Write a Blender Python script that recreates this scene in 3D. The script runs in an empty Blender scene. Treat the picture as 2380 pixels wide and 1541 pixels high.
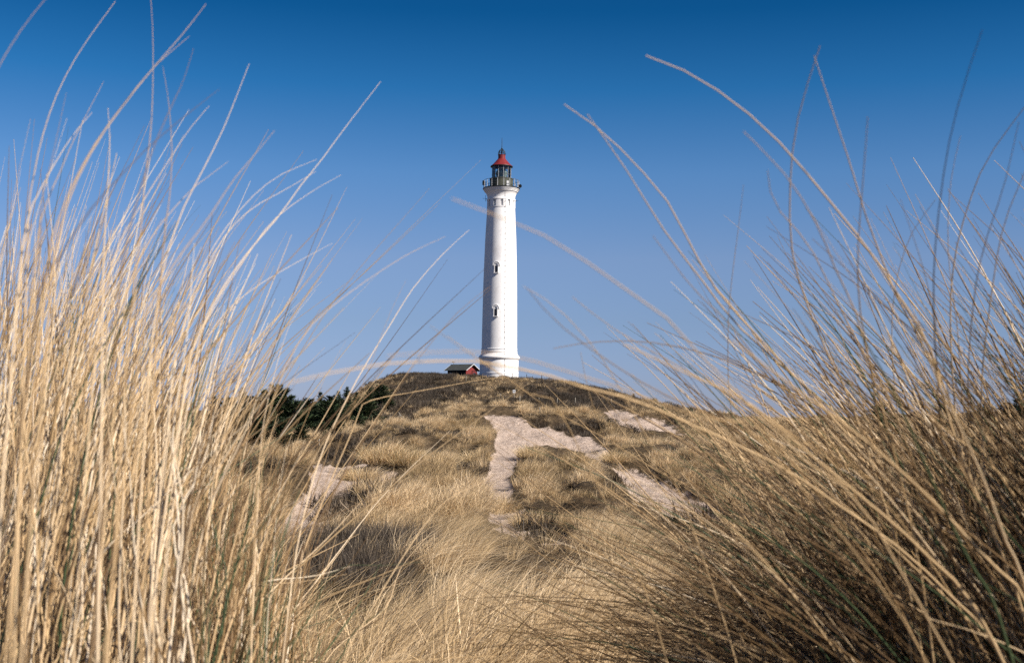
import bpy, bmesh, math, random
import numpy as np
from mathutils import Vector, Matrix, Euler

SC = bpy.context.scene
COL = SC.collection
R = math.radians

# ------------------------------------------------------------------ camera
W, H, F = 2380.0, 1541.0, 2856.0           # picture frame in working units, focal length in the same units
PITCH, ROLL = 3.8, 0.7
cam_d = bpy.data.cameras.new('camera')
cam = bpy.data.objects.new('camera', cam_d); COL.objects.link(cam)
cam_d.sensor_fit = 'HORIZONTAL'; cam_d.sensor_width = 36.0; cam_d.lens = 36.0 * F / W
cam_d.clip_start = 0.05; cam_d.clip_end = 9000
CM = (Matrix.Rotation(R(90 + PITCH), 4, 'X') @ Matrix.Rotation(R(ROLL), 4, 'Z'))
cam.matrix_world = CM
cam_d.dof.use_dof = True; cam_d.dof.focus_distance = 25.0; cam_d.dof.aperture_fstop = 14.0
SC.camera = cam

# ------------------------------------------------------------------ sun and sky
SUN_AZ, SUN_EL = 120.0, 38.0                # clockwise from the view direction, degrees
SC.view_settings.view_transform = 'Standard'; SC.view_settings.look = 'None'
SC.view_settings.exposure = 0.8; SC.view_settings.gamma = 1.0
SC.cycles.use_denoising = False
SC.cycles.max_bounces = 6; SC.cycles.diffuse_bounces = 2; SC.cycles.glossy_bounces = 3
SC.cycles.transmission_bounces = 4; SC.cycles.transparent_max_bounces = 12
world = bpy.data.worlds.new('World'); SC.world = world; world.use_nodes = True
nt = world.node_tree; nt.nodes.clear()
out = nt.nodes.new('ShaderNodeOutputWorld'); bg = nt.nodes.new('ShaderNodeBackground')
sky = nt.nodes.new('ShaderNodeTexSky'); sky.sky_type = 'NISHITA'; sky.sun_disc = False
sky.sun_elevation = R(SUN_EL); sky.sun_rotation = R(SUN_AZ)
sky.altitude = 0; sky.air_density = 1.0; sky.dust_density = 0.2; sky.ozone_density = 4.0
geo_ = nt.nodes.new('ShaderNodeTexCoord'); sep_ = nt.nodes.new('ShaderNodeSeparateXYZ')
tint = nt.nodes.new('ShaderNodeValToRGB')    # polarised spring sky: tint by height above the horizon
_st = [(0.0, (.53, .61, 1.06)), (.031, (.53, .61, 1.02)), (.073, (.588, .640, .905)), (.125, (.70, .73, .936)),
       (.192, (.494, .74, .995)), (.257, (.145, .574, .883)), (.315, (.034, .385, .665)), (.37, (.03, .33, .60)), (.60, (.16, .40, .66)), (1.0, (.22, .42, .66))]
while len(tint.color_ramp.elements) < len(_st): tint.color_ramp.elements.new(0.5)
for _k, (_p, _c) in enumerate(_st):
    tint.color_ramp.elements[_k].position = _p; tint.color_ramp.elements[_k].color = (*_c, 1)
mulc = nt.nodes.new('ShaderNodeVectorMath'); mulc.operation = 'MULTIPLY'
nt.links.new(geo_.outputs['Generated'], sep_.inputs[0]); nt.links.new(sep_.outputs['Z'], tint.inputs[0])
nt.links.new(sky.outputs[0], mulc.inputs[0]); nt.links.new(tint.outputs[0], mulc.inputs[1])
nt.links.new(mulc.outputs[0], bg.inputs['Color']); bg.inputs['Strength'].default_value = 0.0575
nt.links.new(bg.outputs[0], out.inputs[0])
sun_d = bpy.data.lights.new('sun', 'SUN'); sun_o = bpy.data.objects.new('sun', sun_d); COL.objects.link(sun_o)
sun_d.energy = 5.0; sun_d.angle = R(0.5); sun_d.color = (1.0, 0.92, 0.83)
sdir = Vector((math.sin(R(SUN_AZ)) * math.cos(R(SUN_EL)), math.cos(R(SUN_AZ)) * math.cos(R(SUN_EL)), math.sin(R(SUN_EL))))
sun_o.rotation_euler = sdir.to_track_quat('Z', 'Y').to_euler(); sun_o.location = sdir * 60

# ------------------------------------------------------------------ helpers
CMn = np.array(CM.to_3x3())
def ray(px, py):
    v = CMn @ np.array([(px - W / 2) / F, (H / 2 - py) / F, -1.0])
    return v
def P(px, py, D):                            # point on the line of sight (px,py) at forward distance D
    v = ray(px, py); return v * (D / v[1])
def project(X):                              # world points (n,3) -> working units
    L = X @ CMn; w = np.maximum(-L[:, 2], 1e-3)
    return W / 2 + F * L[:, 0] / w, H / 2 - F * L[:, 1] / w

def tag(o, label=None, cat=None, group=None, kind=None):
    if label: o['label'] = label
    if cat: o['category'] = cat
    if group: o['group'] = group
    if kind: o['kind'] = kind
    return o
def empty(name, loc, rz=0.0):
    o = bpy.data.objects.new(name, None); COL.objects.link(o)
    o.location = loc; o.rotation_euler = (0, 0, rz); o.empty_display_size = 0.2; return o
def obj(name, me, mat=None, parent=None):
    o = bpy.data.objects.new(name, me); COL.objects.link(o)
    if mat is not None and not me.materials: me.materials.append(mat)
    if parent is not None: o.parent = parent
    return o

class MB:                                    # collects shapes into one mesh
    def __init__(s): s.v = []; s.f = []; s.sm = []
    def add(s, vs, fs, smooth=False):
        b = len(s.v); s.v += [tuple(v) for v in vs]
        s.f += [tuple(b + i for i in f) for f in fs]; s.sm += [smooth] * len(fs)
    def box(s, c, d, rz=0.0, M=None):
        cx, cy, cz = c; dx, dy, dz = d[0] / 2, d[1] / 2, d[2] / 2
        vs = []
        for x, y, z in ((-1,-1,-1),(1,-1,-1),(1,1,-1),(-1,1,-1),(-1,-1,1),(1,-1,1),(1,1,1),(-1,1,1)):
            v = Vector((x*dx, y*dy, z*dz))
            if M is not None: v = M @ v
            elif rz: v = Matrix.Rotation(rz, 3, 'Z') @ v
            vs.append((v.x + cx, v.y + cy, v.z + cz))
        s.add(vs, [(0,3,2,1),(4,5,6,7),(0,1,5,4),(1,2,6,5),(2,3,7,6),(3,0,4,7)])
    def tube(s, pts, r, n=6, cap=True):
        pts = [Vector(p) for p in pts]; rs = r if isinstance(r, (list, tuple)) else [r] * len(pts)
        vs = []; fs = []; up = Vector((0.13, 0.31, 0.94))
        for i, p in enumerate(pts):
            t = (pts[min(i + 1, len(pts) - 1)] - pts[max(i - 1, 0)]).normalized()
            a = t.cross(up)
            if a.length < 1e-3: a = t.cross(Vector((1, 0, 0)))
            a.normalize(); b = t.cross(a)
            for k in range(n):
                q = 2 * math.pi * k / n
                vs.append(p + (a * math.cos(q) + b * math.sin(q)) * rs[i])
        for i in range(len(pts) - 1):
            for k in range(n):
                fs.append((i*n + k, i*n + (k+1) % n, (i+1)*n + (k+1) % n, (i+1)*n + k))
        if cap:
            fs.append(tuple(range(n))[::-1]); fs.append(tuple((len(pts)-1)*n + k for k in range(n)))
        s.add(vs, fs, True)
    def lathe(s, prof, n=64, a0=0.0, a1=2*math.pi, closed=False):
        full = abs(a1 - a0 - 2*math.pi) < 1e-6; m = n if full else n + 1; vs = []; fs = []
        for r, z in prof:
            for k in range(m):
                q = a0 + (a1 - a0) * k / n
                vs.append((r*math.cos(q), r*math.sin(q), z))
        L = len(prof)
        for i in range(L if closed else L - 1):
            j = (i + 1) % L
            for k in range(n):
                k2 = (k + 1) % m
                fs.append((i*m + k, i*m + k2, j*m + k2, j*m + k))
        if closed and not full:
            fs.append(tuple(i*m for i in range(L))); fs.append(tuple(i*m + n for i in range(L))[::-1])
        s.add(vs, fs, True)
    def mesh(s, name, autosmooth=35):
        me = bpy.data.meshes.new(name); me.from_pydata(s.v, [], s.f); me.update()
        me.polygons.foreach_set('use_smooth', s.sm)
        if any(s.sm) and autosmooth:
            try: me.set_sharp_from_angle(angle=R(autosmooth))
            except Exception: pass
        return me
    def build(s, name, mat=None, parent=None): return obj(name, s.mesh(name), mat, parent)

def material(name, base=(0.5, 0.5, 0.5), rough=0.8, metal=0.0, spec=0.3):
    m = bpy.data.materials.new(name); m.use_nodes = True
    b = m.node_tree.nodes['Principled BSDF']
    b.inputs['Base Color'].default_value = (*base, 1); b.inputs['Roughness'].default_value = rough
    b.inputs['Metallic'].default_value = metal; b.inputs['Specular IOR Level'].default_value = spec
    return m
def nodes(m): return m.node_tree.nodes, m.node_tree.links, m.node_tree.nodes['Principled BSDF']
def ramp(N, stops, interp='LINEAR'):
    r = N.new('ShaderNodeValToRGB'); r.color_ramp.interpolation = interp
    e = r.color_ramp.elements
    while len(e) < len(stops): e.new(0.5)
    for k, (p, c) in enumerate(stops):
        e[k].position = p; e[k].color = (*c, 1) if len(c) == 3 else c
    return r
def noise(N, scale, detail=4, rough=0.55, coord=None, L=None):
    n = N.new('ShaderNodeTexNoise'); n.inputs['Scale'].default_value = scale
    n.inputs['Detail'].default_value = detail; n.inputs['Roughness'].default_value = rough
    if coord is not None: L.new(coord, n.inputs['Vector'])
    return n
def mixc(N, L, fac, a, b, mode='MIX'):
    m = N.new('ShaderNodeMix'); m.data_type = 'RGBA'; m.blend_type = mode
    for sock, v in ((m.inputs[0], fac), (m.inputs[6], a), (m.inputs[7], b)):
        if hasattr(v, 'node'): L.new(v, sock)
        elif isinstance(v, (int, float)): sock.default_value = v
        else: sock.default_value = (*v, 1)
    return m.outputs[2]
def math_(N, L, op, a, b=0.0, clamp=False):
    m = N.new('ShaderNodeMath'); m.operation = op; m.use_clamp = clamp
    for sock, v in ((m.inputs[0], a), (m.inputs[1], b)):
        if hasattr(v, 'node'): L.new(v, sock)
        else: sock.default_value = v
    return m.outputs[0]
def attr(N, name, typ='GEOMETRY'):
    a = N.new('ShaderNodeAttribute'); a.attribute_name = name; a.attribute_type = typ; return a
def textured(name, c1, c2, scale, rough=0.75, bump=0.0, coord='Object', metal=0.0, detail=5):
    m = material(name, c1, rough, metal); N, L, b = nodes(m)
    tc = N.new('ShaderNodeTexCoord'); n = noise(N, scale, detail, 0.6, tc.outputs[coord], L)
    r = ramp(N, [(0.32, c1), (0.68, c2)]); L.new(n.outputs['Fac'], r.inputs[0]); L.new(r.outputs[0], b.inputs['Base Color'])
    if bump:
        bp = N.new('ShaderNodeBump'); bp.inputs['Strength'].default_value = bump; bp.inputs['Distance'].default_value = 0.02
        L.new(n.outputs['Fac'], bp.inputs['Height']); L.new(bp.outputs[0], b.inputs['Normal'])
    return m

# ------------------------------------------------------------------ numpy noise
_rs = np.random.RandomState(7); _T = _rs.rand(256, 256)
def vnoise(x, y):
    xi = np.floor(x).astype(int); yi = np.floor(y).astype(int); fx = x - xi; fy = y - yi
    fx = fx*fx*fx*(fx*(fx*6-15)+10); fy = fy*fy*fy*(fy*(fy*6-15)+10)
    g = lambda a, b: _T[a & 255, b & 255]
    return (g(xi, yi)*(1-fx) + g(xi+1, yi)*fx)*(1-fy) + (g(xi, yi+1)*(1-fx) + g(xi+1, yi+1)*fx)*fy - 0.5
def fbm(x, y, s, o=4):
    r = 0; a = 1.0
    for k in range(o):
        r = r + a*vnoise(x/s + 17.3*k, y/s - 9.1*k); a *= 0.5; s = s*0.5
    return r
def sstep(a, b, x):
    t = np.clip((x - a) / (b - a), 0, 1); return t*t*(3 - 2*t)

# ------------------------------------------------------------------ terrain
# sight-line samples of the dune relief: (column, [(row, forward distance), ...])
cols = [
 (40,  [(1500,7.5),(1300,16),(1200,27),(1120,45),(1060,70),(1030,100),(1010,150),(1000,220)]),
 (350, [(1541,8),(1300,17),(1200,29),(1120,45),(1070,66),(1040,90),(1020,120),(1005,200)]),
 (620, [(1541,8),(1300,18),(1200,32),(1120,48),(1075,66),(1040,88),(1022,115),(1005,200)]),
 (760, [(1541,8),(1290,19),(1210,30),(1130,47),(1085,62),(1050,80),(1020,105),(985,150),(960,200)]),
 (880, [(1541,8),(1400,12.5),(1290,18),(1230,28),(1160,41),(1100,54),(1055,70),(1015,90),(980,112),(940,145),(905,178),(884,205)]),
 (1000,[(1541,8),(1400,12.5),(1290,18),(1230,28),(1160,41),(1100,55),(1050,74),(1000,96),(955,120),(930,142),(895,172),(874,198)]),
 (1160,[(1541,8),(1450,10.5),(1350,14),(1285,19),(1230,29),(1160,42),(1100,57),(1040,78),(990,98),(955,116),(941,127),(920,146),(900,170),(880,200)]),
 (1300,[(1541,8),(1450,10.5),(1350,14),(1290,19),(1230,29),(1160,42),(1100,56),(1050,74),(1010,92),(975,108),(955,128),(925,150),(905,172),(889,196)]),
 (1430,[(1541,8),(1350,14),(1290,19),(1220,29),(1160,41),(1100,56),(1050,74),(1010,92),(975,114),(950,140),(930,165),(916,188)]),
 (1560,[(1541,8),(1350,14),(1290,19),(1210,29),(1150,41),(1100,54),(1050,73),(1010,92),(985,115),(965,145),(952,178)]),
 (1700,[(1541,8),(1300,18),(1200,30),(1120,47),(1060,67),(1020,90),(995,120),(982,150),(975,185)]),
 (1960,[(1541,8),(1300,17),(1200,28),(1110,45),(1050,68),(1015,95),(995,130),(982,170),(974,230)]),
 (2300,[(1541,8),(1300,16),(1200,26),(1100,44),(1040,70),(1010,100),(990,145),(975,200),(966,250)]),
]
cu, cv, cz = [], [], []
def addc(az, r, z): cu.append(az * 3.0); cv.append(math.log(r)); cz.append(z)
for px, lst in cols:
    for py, D in lst:
        p = P(px, py, D); addc(math.atan2(p[0], p[1]), math.hypot(p[0], p[1]), p[2])
    D0 = lst[-1][1]; p = P(px, lst[-1][0], D0); az = math.atan2(p[0], p[1])
    plate = 860 < px < 1600
    addc(az, D0*1.12, p[2] + (0.1 if plate else -0.5)); addc(az, D0*1.45, p[2] - (3.0 if plate else 1.5)); addc(az, 480, -3.0); addc(az, 1500, -4.0)
for az in np.radians([-30, -22, -14, -7, 0, 7, 14, 22, 30]):
    e = abs(math.degrees(az)); m = 0.30 * sstep(6, 16, e)
    for r, z in ((0.3, -0.85), (0.8, -0.86), (1.6, -0.88), (3.0, -1.0), (5.0, -1.25)):
        mm = m * {0.3: 0.0, 0.8: 0.5, 1.6: 1.0, 3.0: 0.9, 5.0: 0.3}[r]
        addc(az, r, z + float(mm))
cu = np.array(cu); cv = np.array(cv); cz = np.array(cz)
def U(r2): return 0.5 * r2 * np.log(r2 + 1e-9)
n_ = len(cu); K = U((cu[:, None]-cu)**2 + (cv[:, None]-cv)**2) + 1e-3*np.eye(n_)
Pm = np.c_[np.ones(n_), cu, cv]; A = np.zeros((n_+3, n_+3)); A[:n_, :n_] = K; A[:n_, n_:] = Pm; A[n_:, :n_] = Pm.T
sol = np.linalg.solve(A, np.r_[cz, 0, 0, 0])
def tps(u, v):
    s = u.shape; u = u.ravel(); v = v.ravel(); o = np.zeros_like(u)
    for i in range(0, len(u), 20000):
        uu, vv = u[i:i+20000], v[i:i+20000]
        o[i:i+20000] = U((uu[:, None]-cu)**2 + (vv[:, None]-cv)**2) @ sol[:n_] + sol[n_] + sol[n_+1]*uu + sol[n_+2]*vv
    return o.reshape(s)
A_IN = R(29)
azs = np.r_[np.radians(np.linspace(-180, -32, 38)), np.linspace(-R(29), R(29), 640), np.radians(np.linspace(32, 178, 38))]
lrs = np.r_[np.linspace(math.log(0.35), math.log(320), 960), np.linspace(math.log(345), math.log(6500), 26)]
AZ, LR = np.meshgrid(azs, lrs); RR = np.exp(LR)
azc = np.clip(AZ, -A_IN, A_IN)
wb = sstep(R(32), R(85), np.abs(AZ))
Zf = tps(azc * 3.0, LR); Zm = np.interp(LR, [math.log(.35), math.log(5), math.log(40), math.log(200), math.log(6500)], [-.85, -1.1, -2.0, -2.5, -4])
Z = Zf*(1-wb) + Zm*wb
X = RR*np.sin(AZ); Y = RR*np.cos(AZ)
def AZ_OF(x, y): return np.arctan2(x, y)
def relief(X, Y, RR):
    a = sstep(6, 30, RR); b = 1 - sstep(300, 600, RR)
    d = (1.0*fbm(X, Y, 10.0, 3)*sstep(12, 50, RR) + 0.75*fbm(X+40, Y, 3.6, 3)*sstep(7, 34, RR) + 0.14*fbm(X, Y+70, 1.1, 3))*b
    pxa = W/2 + F*np.tan(np.clip(AZ_OF(X, Y), -1.2, 1.2)); d = d*(1 - 0.6*sstep(1040, 1100, pxa)*(1-sstep(1300, 1360, pxa))*sstep(20, 26, RR)*(1-sstep(75, 90, RR)))
    d = d * (1 - 0.75*sstep(185, 197, RR)*(1-sstep(225, 240, RR)))
    return d
Z = Z + relief(X, Y, RR) + 1.2*fbm(X, Y, 160, 3)*sstep(300, 900, RR)
# polygons of bare sand, heather and scarps, drawn on the dune and carried by the ground itself
def inpoly(px, py, poly):
    c = np.zeros(px.shape, bool); n = len(poly); j = n - 1
    for i in range(n):
        xi, yi = poly[i]; xj, yj = poly[j]
        if yi != yj:
            t = ((yi > py) != (yj > py)) & (px < (xj-xi)*(py-yi)/(yj-yi) + xi); c ^= t
        j = i
    return c
SAND = [
 ([(1122,968),(1160,958),(1205,966),(1250,985),(1310,1000),(1372,1012),(1412,1040),(1450,1085),(1500,1120),(1560,1160),(1500,1150),(1430,1115),(1400,1075),(1350,1046),(1280,1036),(1228,1040),(1205,1058),(1190,1050),(1158,1052),(1152,1025),(1150,990)], 60, 135),
 ([(1150,1040),(1222,1046),(1200,1075),(1186,1110),(1196,1150),(1215,1180),(1270,1200),(1330,1240),(1310,1275),(1230,1262),(1160,1235),(1140,1200),(1122,1160),(1120,1110),(1138,1075)], 21, 95),
 ([(735,1072),(850,1066),(930,1092),(915,1125),(855,1120),(838,1150),(795,1175),(772,1225),(735,1270),(690,1290),(640,1260),(660,1190),(700,1140)], 18, 85),
 ([(1395,955),(1440,950),(1500,968),(1560,985),(1600,1010),(1560,1015),(1500,1003),(1450,985)], 95, 190),
 ([(1400,1060),(1500,1100),(1640,1160),(1700,1230),(1560,1200),(1470,1150)], 25, 85),
]
HEATH = [
 ([(690,1310),(760,1285),(990,1282),(1000,1310),(940,1335),(880,1400),(840,1440),(720,1440),(690,1380)], 8, 24),
 ([(930,905),(975,885),(1090,893),(1110,905),(1000,950),(930,985),(900,1000),(860,1000),(880,950)], 100, 200),
 ([(940,882),(965,866),(1040,868),(1060,880),(980,890)], 150, 215),
 ([(1290,925),(1330,905),(1390,905),(1440,925),(1460,945),(1400,950),(1340,945)], 120, 200),
 ([(1240,915),(1290,900),(1310,930),(1270,950),(1200,935)], 120, 200),
 ([(990,1040),(1010,1035),(1030,1060),(1010,1075)], 60, 90),
 ([(1120,1085),(1050,1075),(1060,1100),(1110,1110)], 40, 90),
 ([(2220,985),(2380,940),(2420,1000),(2300,1010)], 120, 300),
]
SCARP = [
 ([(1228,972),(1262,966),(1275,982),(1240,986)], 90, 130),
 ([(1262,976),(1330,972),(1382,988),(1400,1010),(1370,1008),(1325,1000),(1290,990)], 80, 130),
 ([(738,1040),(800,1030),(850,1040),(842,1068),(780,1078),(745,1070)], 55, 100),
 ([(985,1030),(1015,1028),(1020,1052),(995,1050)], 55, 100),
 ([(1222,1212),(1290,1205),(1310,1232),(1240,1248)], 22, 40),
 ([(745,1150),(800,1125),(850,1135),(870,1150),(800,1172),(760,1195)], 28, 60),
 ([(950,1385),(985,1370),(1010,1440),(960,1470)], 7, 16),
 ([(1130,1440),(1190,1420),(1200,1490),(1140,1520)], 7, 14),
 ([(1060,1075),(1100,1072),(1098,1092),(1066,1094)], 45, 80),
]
def classify(X, Y, Z, RR):
    px, py = project(np.c_[X.ravel(), Y.ravel(), Z.ravel()])
    px = px.reshape(X.shape); py = py.reshape(X.shape)
    jx = 26*fbm(X, Y, 1.6, 4)*np.minimum(1, 40/np.maximum(RR, 1)) ; jy = 10*fbm(X+9, Y, 1.6, 4)
    res = []
    for polys in (SAND, HEATH, SCARP):
        m = np.zeros(X.shape, bool)
        for poly, d0, d1 in polys:
            m |= inpoly(px + jx, py + jy, poly) & (Y > d0) & (Y < d1)
        res.append(m.astype(float))
    return res
def blur(a):
    for _ in range(2):
        b = a.copy(); b[1:-1, 1:-1] = (a[1:-1, 1:-1]*2 + a[2:, 1:-1] + a[:-2, 1:-1] + a[1:-1, 2:] + a[1:-1, :-2]) / 6; a = b
    return a
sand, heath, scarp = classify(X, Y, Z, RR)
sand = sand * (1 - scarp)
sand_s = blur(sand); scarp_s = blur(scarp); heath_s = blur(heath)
Z = Z - 0.18*sand_s*sstep(10, 30, RR) - 0.5*scarp_s
def grid_at(G, az, r):
    i = np.interp(az, azs, np.arange(len(azs))); j = np.interp(np.log(r), lrs, np.arange(len(lrs)))
    i0 = np.clip(i.astype(int), 0, len(azs)-2); j0 = np.clip(j.astype(int), 0, len(lrs)-2); fi = i-i0; fj = j-j0
    return (G[j0, i0]*(1-fi)+G[j0, i0+1]*fi)*(1-fj) + (G[j0+1, i0]*(1-fi)+G[j0+1, i0+1]*fi)*fj
def ground(x, y): return float(grid_at(Z, np.array([math.atan2(x, y)]), np.array([math.hypot(x, y)]))[0])
def hit(px, py, d0=4, d1=320):               # where a line of sight first meets the ground
    Ds = np.exp(np.linspace(math.log(d0), math.log(d1), 1500)); v = ray(px, py); v = v/v[1]
    q = v[None, :]*Ds[:, None]; g = grid_at(Z, np.arctan2(q[:, 0], q[:, 1]), np.hypot(q[:, 0], q[:, 1]))
    k = np.where(q[:, 2] < g)[0]
    if len(k) == 0: return None
    return q[k[0], 0], q[k[0], 1], g[k[0]]

def build_ground():
    nj, ni = X.shape
    V = np.c_[X.ravel(), Y.ravel(), Z.ravel()]
    V = np.vstack([V, [[0, 0, -0.86]]]); c = len(V) - 1
    j, i = np.meshgrid(np.arange(nj-1), np.arange(ni), indexing='ij'); i2 = (i+1) % ni
    Q = np.stack([j*ni+i, (j+1)*ni+i, (j+1)*ni+i2, j*ni+i2], -1).reshape(-1, 4)
    Tn = np.stack([np.full(ni, c), np.arange(ni), (np.arange(ni)+1) % ni], -1)
    me = bpy.data.meshes.new('ground')
    nl = Q.size + Tn.size; me.vertices.add(len(V)); me.vertices.foreach_set('co', V.ravel())
    me.loops.add(nl); me.loops.foreach_set('vertex_index', np.r_[Q.ravel(), Tn.ravel()])
    me.polygons.add(len(Q)+len(Tn))
    me.polygons.foreach_set('loop_start', np.r_[np.arange(len(Q))*4, Q.size+np.arange(len(Tn))*3])
    me.polygons.foreach_set('use_smooth', np.ones(len(Q)+len(Tn), bool))
    me.update(calc_edges=True)
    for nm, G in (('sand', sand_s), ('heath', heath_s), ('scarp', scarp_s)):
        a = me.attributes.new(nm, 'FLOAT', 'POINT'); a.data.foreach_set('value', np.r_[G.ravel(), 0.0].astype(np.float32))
    m = material('dune_soil', rough=0.95, spec=0.1); N, L, b = nodes(m)
    geo = N.new('ShaderNodeNewGeometry'); pos = geo.outputs['Position']
    n1 = noise(N, 3.0, 8, 0.7, pos, L); n2 = noise(N, 0.35, 5, 0.6, pos, L); n3 = noise(N, 22, 3, 0.6, pos, L)
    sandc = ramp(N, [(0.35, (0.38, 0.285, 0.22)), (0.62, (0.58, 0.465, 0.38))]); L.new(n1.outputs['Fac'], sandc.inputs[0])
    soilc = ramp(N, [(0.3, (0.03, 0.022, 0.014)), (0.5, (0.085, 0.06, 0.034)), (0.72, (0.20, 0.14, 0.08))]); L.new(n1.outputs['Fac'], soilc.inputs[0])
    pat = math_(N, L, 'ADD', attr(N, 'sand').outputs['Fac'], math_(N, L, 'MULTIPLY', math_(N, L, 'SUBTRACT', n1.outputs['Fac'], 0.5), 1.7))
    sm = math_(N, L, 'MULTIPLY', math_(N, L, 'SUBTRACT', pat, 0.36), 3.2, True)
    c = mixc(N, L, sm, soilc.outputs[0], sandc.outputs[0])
    c = mixc(N, L, math_(N, L, 'MULTIPLY', attr(N, 'heath').outputs['Fac'], 0.85), c, (0.045, 0.034, 0.026))
    c = mixc(N, L, attr(N, 'scarp').outputs['Fac'], c, (0.030, 0.020, 0.014))  # near-black puts the shade of undercuts and hollows into the soil colour
    dbr = math_(N, L, 'MULTIPLY', math_(N, L, 'GREATER_THAN', n3.outputs['Fac'], 0.63), 0.50)
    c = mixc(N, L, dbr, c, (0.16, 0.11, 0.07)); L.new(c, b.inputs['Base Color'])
    bp = N.new('ShaderNodeBump'); bp.inputs['Strength'].default_value = 1.0; bp.inputs['Distance'].default_value = 0.30
    L.new(n1.outputs['Fac'], bp.inputs['Height'])
    bp2 = N.new('ShaderNodeBump'); bp2.inputs['Strength'].default_value = 0.8; bp2.inputs['Distance'].default_value = 0.05
    L.new(n3.outputs['Fac'], bp2.inputs['Height']); L.new(bp.outputs[0], bp2.inputs['Normal']); L.new(bp2.outputs[0], b.inputs['Normal'])
    return tag(obj('ground', me, m), kind='structure')
build_ground()

# ------------------------------------------------------------------ grass material and blades
def grass_material(name, stops, inst=True, trans=0.28, rough=0.6):
    m = material(name, rough=rough, spec=0.25); N, L, b = nodes(m)
    br = attr(N, 'br'); t = attr(N, 'bt')
    f = br.outputs['Fac']
    if inst:
        tn = attr(N, 'tone', 'INSTANCER')
        f = math_(N, L, 'ADD', math_(N, L, 'MULTIPLY', f, 0.62), math_(N, L, 'MULTIPLY', tn.outputs['Fac'], 0.38))
    r = ramp(N, stops); L.new(f, r.inputs[0])
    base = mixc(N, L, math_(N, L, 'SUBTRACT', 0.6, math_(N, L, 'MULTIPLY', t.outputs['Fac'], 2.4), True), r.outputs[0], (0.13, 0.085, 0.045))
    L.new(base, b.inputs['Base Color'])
    tr = N.new('ShaderNodeBsdfTranslucent'); L.new(base, tr.inputs['Color'])
    mx = N.new('ShaderNodeMixShader'); mx.inputs[0].default_value = trans
    o = N['Material Output']; L.new(b.outputs[0], mx.inputs[1]); L.new(tr.outputs[0], mx.inputs[2]); L.new(mx.outputs[0], o.inputs['Surface'])
    return m
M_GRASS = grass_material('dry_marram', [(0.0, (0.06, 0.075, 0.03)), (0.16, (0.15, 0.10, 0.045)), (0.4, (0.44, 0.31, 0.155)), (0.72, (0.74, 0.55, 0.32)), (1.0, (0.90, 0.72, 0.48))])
M_HEATH = grass_material('heather_twigs', [(0.0, (0.022, 0.018, 0.012)), (0.4, (0.042, 0.032, 0.023)), (0.75, (0.095, 0.072, 0.05)), (1.0, (0.24, 0.185, 0.125))], trans=0.05)

def ribbons(name, roots, dirs, lens, widths, bend, segs, rng, extra=None):
    """thin folded leaf blades; roots (n,3), dirs (n,3), bend (n,3) sideways droop"""
    n = len(roots); ts = np.linspace(0, 1, segs + 1)
    c = roots[:, None, :] + dirs[:, None, :]*(lens[:, None]*ts)[:, :, None] + bend[:, None, :]*(lens[:, None]*ts**2.2)[:, :, None]
    ang = rng.rand(n)*math.pi; side = np.stack([np.cos(ang), np.sin(ang), np.zeros(n)], -1)
    wd = widths[:, None]*(1 - ts**1.5*0.92)*0.5
    Vl = c - side[:, None, :]*wd[:, :, None]; Vr = c + side[:, None, :]*wd[:, :, None]
    V = np.stack([Vl, Vr], 2).reshape(-1, 3); m = (segs+1)*2
    base = (np.arange(n)*m)[:, None] + (np.arange(segs)*2)[None, :]
    Q = np.stack([base, base+1, base+3, base+2], -1).reshape(-1, 4)
    me = bpy.data.meshes.new(name)
    me.vertices.add(len(V)); me.vertices.foreach_set('co', V.astype(np.float32).ravel())
    me.loops.add(Q.size); me.loops.foreach_set('vertex_index', Q.ravel())
    me.polygons.add(len(Q)); me.polygons.foreach_set('loop_start', np.arange(len(Q))*4); me.update(calc_edges=True)
    me.polygons.foreach_set('use_smooth', np.ones(len(Q), bool))
    br = np.repeat(rng.rand(n) if extra is None else extra, m); bt = np.tile(np.repeat(ts, 2), n)
    a = me.attributes.new('br', 'FLOAT', 'POINT'); a.data.foreach_set('value', br.astype(np.float32))
    a = me.attributes.new('bt', 'FLOAT', 'POINT'); a.data.foreach_set('value', bt.astype(np.float32))
    return me
def tuft_mesh(name, seed, n, rad, h0, h1, w, spread, lean, segs, dead=0.2):
    g = np.random.RandomState(seed); q = g.rand(n)*2*math.pi; rr = rad*np.sqrt(g.rand(n))
    roots = np.stack([rr*np.cos(q), rr*np.sin(q), np.full(n, -0.04)], -1)
    d = np.stack([np.cos(q)*spread*(rr/rad)*g.rand(n) + g.randn(n)*0.10, np.sin(q)*spread*(rr/rad)*g.rand(n) + g.randn(n)*0.10, np.ones(n)], -1)
    k = g.rand(n) < dead; d[k, :2] += g.randn(k.sum(), 2)*0.7
    d /= np.linalg.norm(d, axis=1)[:, None]
    lens = h0 + (h1-h0)*g.rand(n); lens[k] *= 0.6
    b = np.stack([lean + 0.25*g.randn(n) + 0.35*d[:, 0], 0.2*g.randn(n) + 0.35*d[:, 1], -0.18 - 0.25*g.rand(n)], -1)
    br = np.clip(0.64 + 0.24*g.randn(n), 0, 1); br[g.rand(n) < 0.08] = 0.03
    me = ribbons(name, roots, d, lens, w*(0.6+0.8*g.rand(n)), b, segs, g, br); return me
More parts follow.
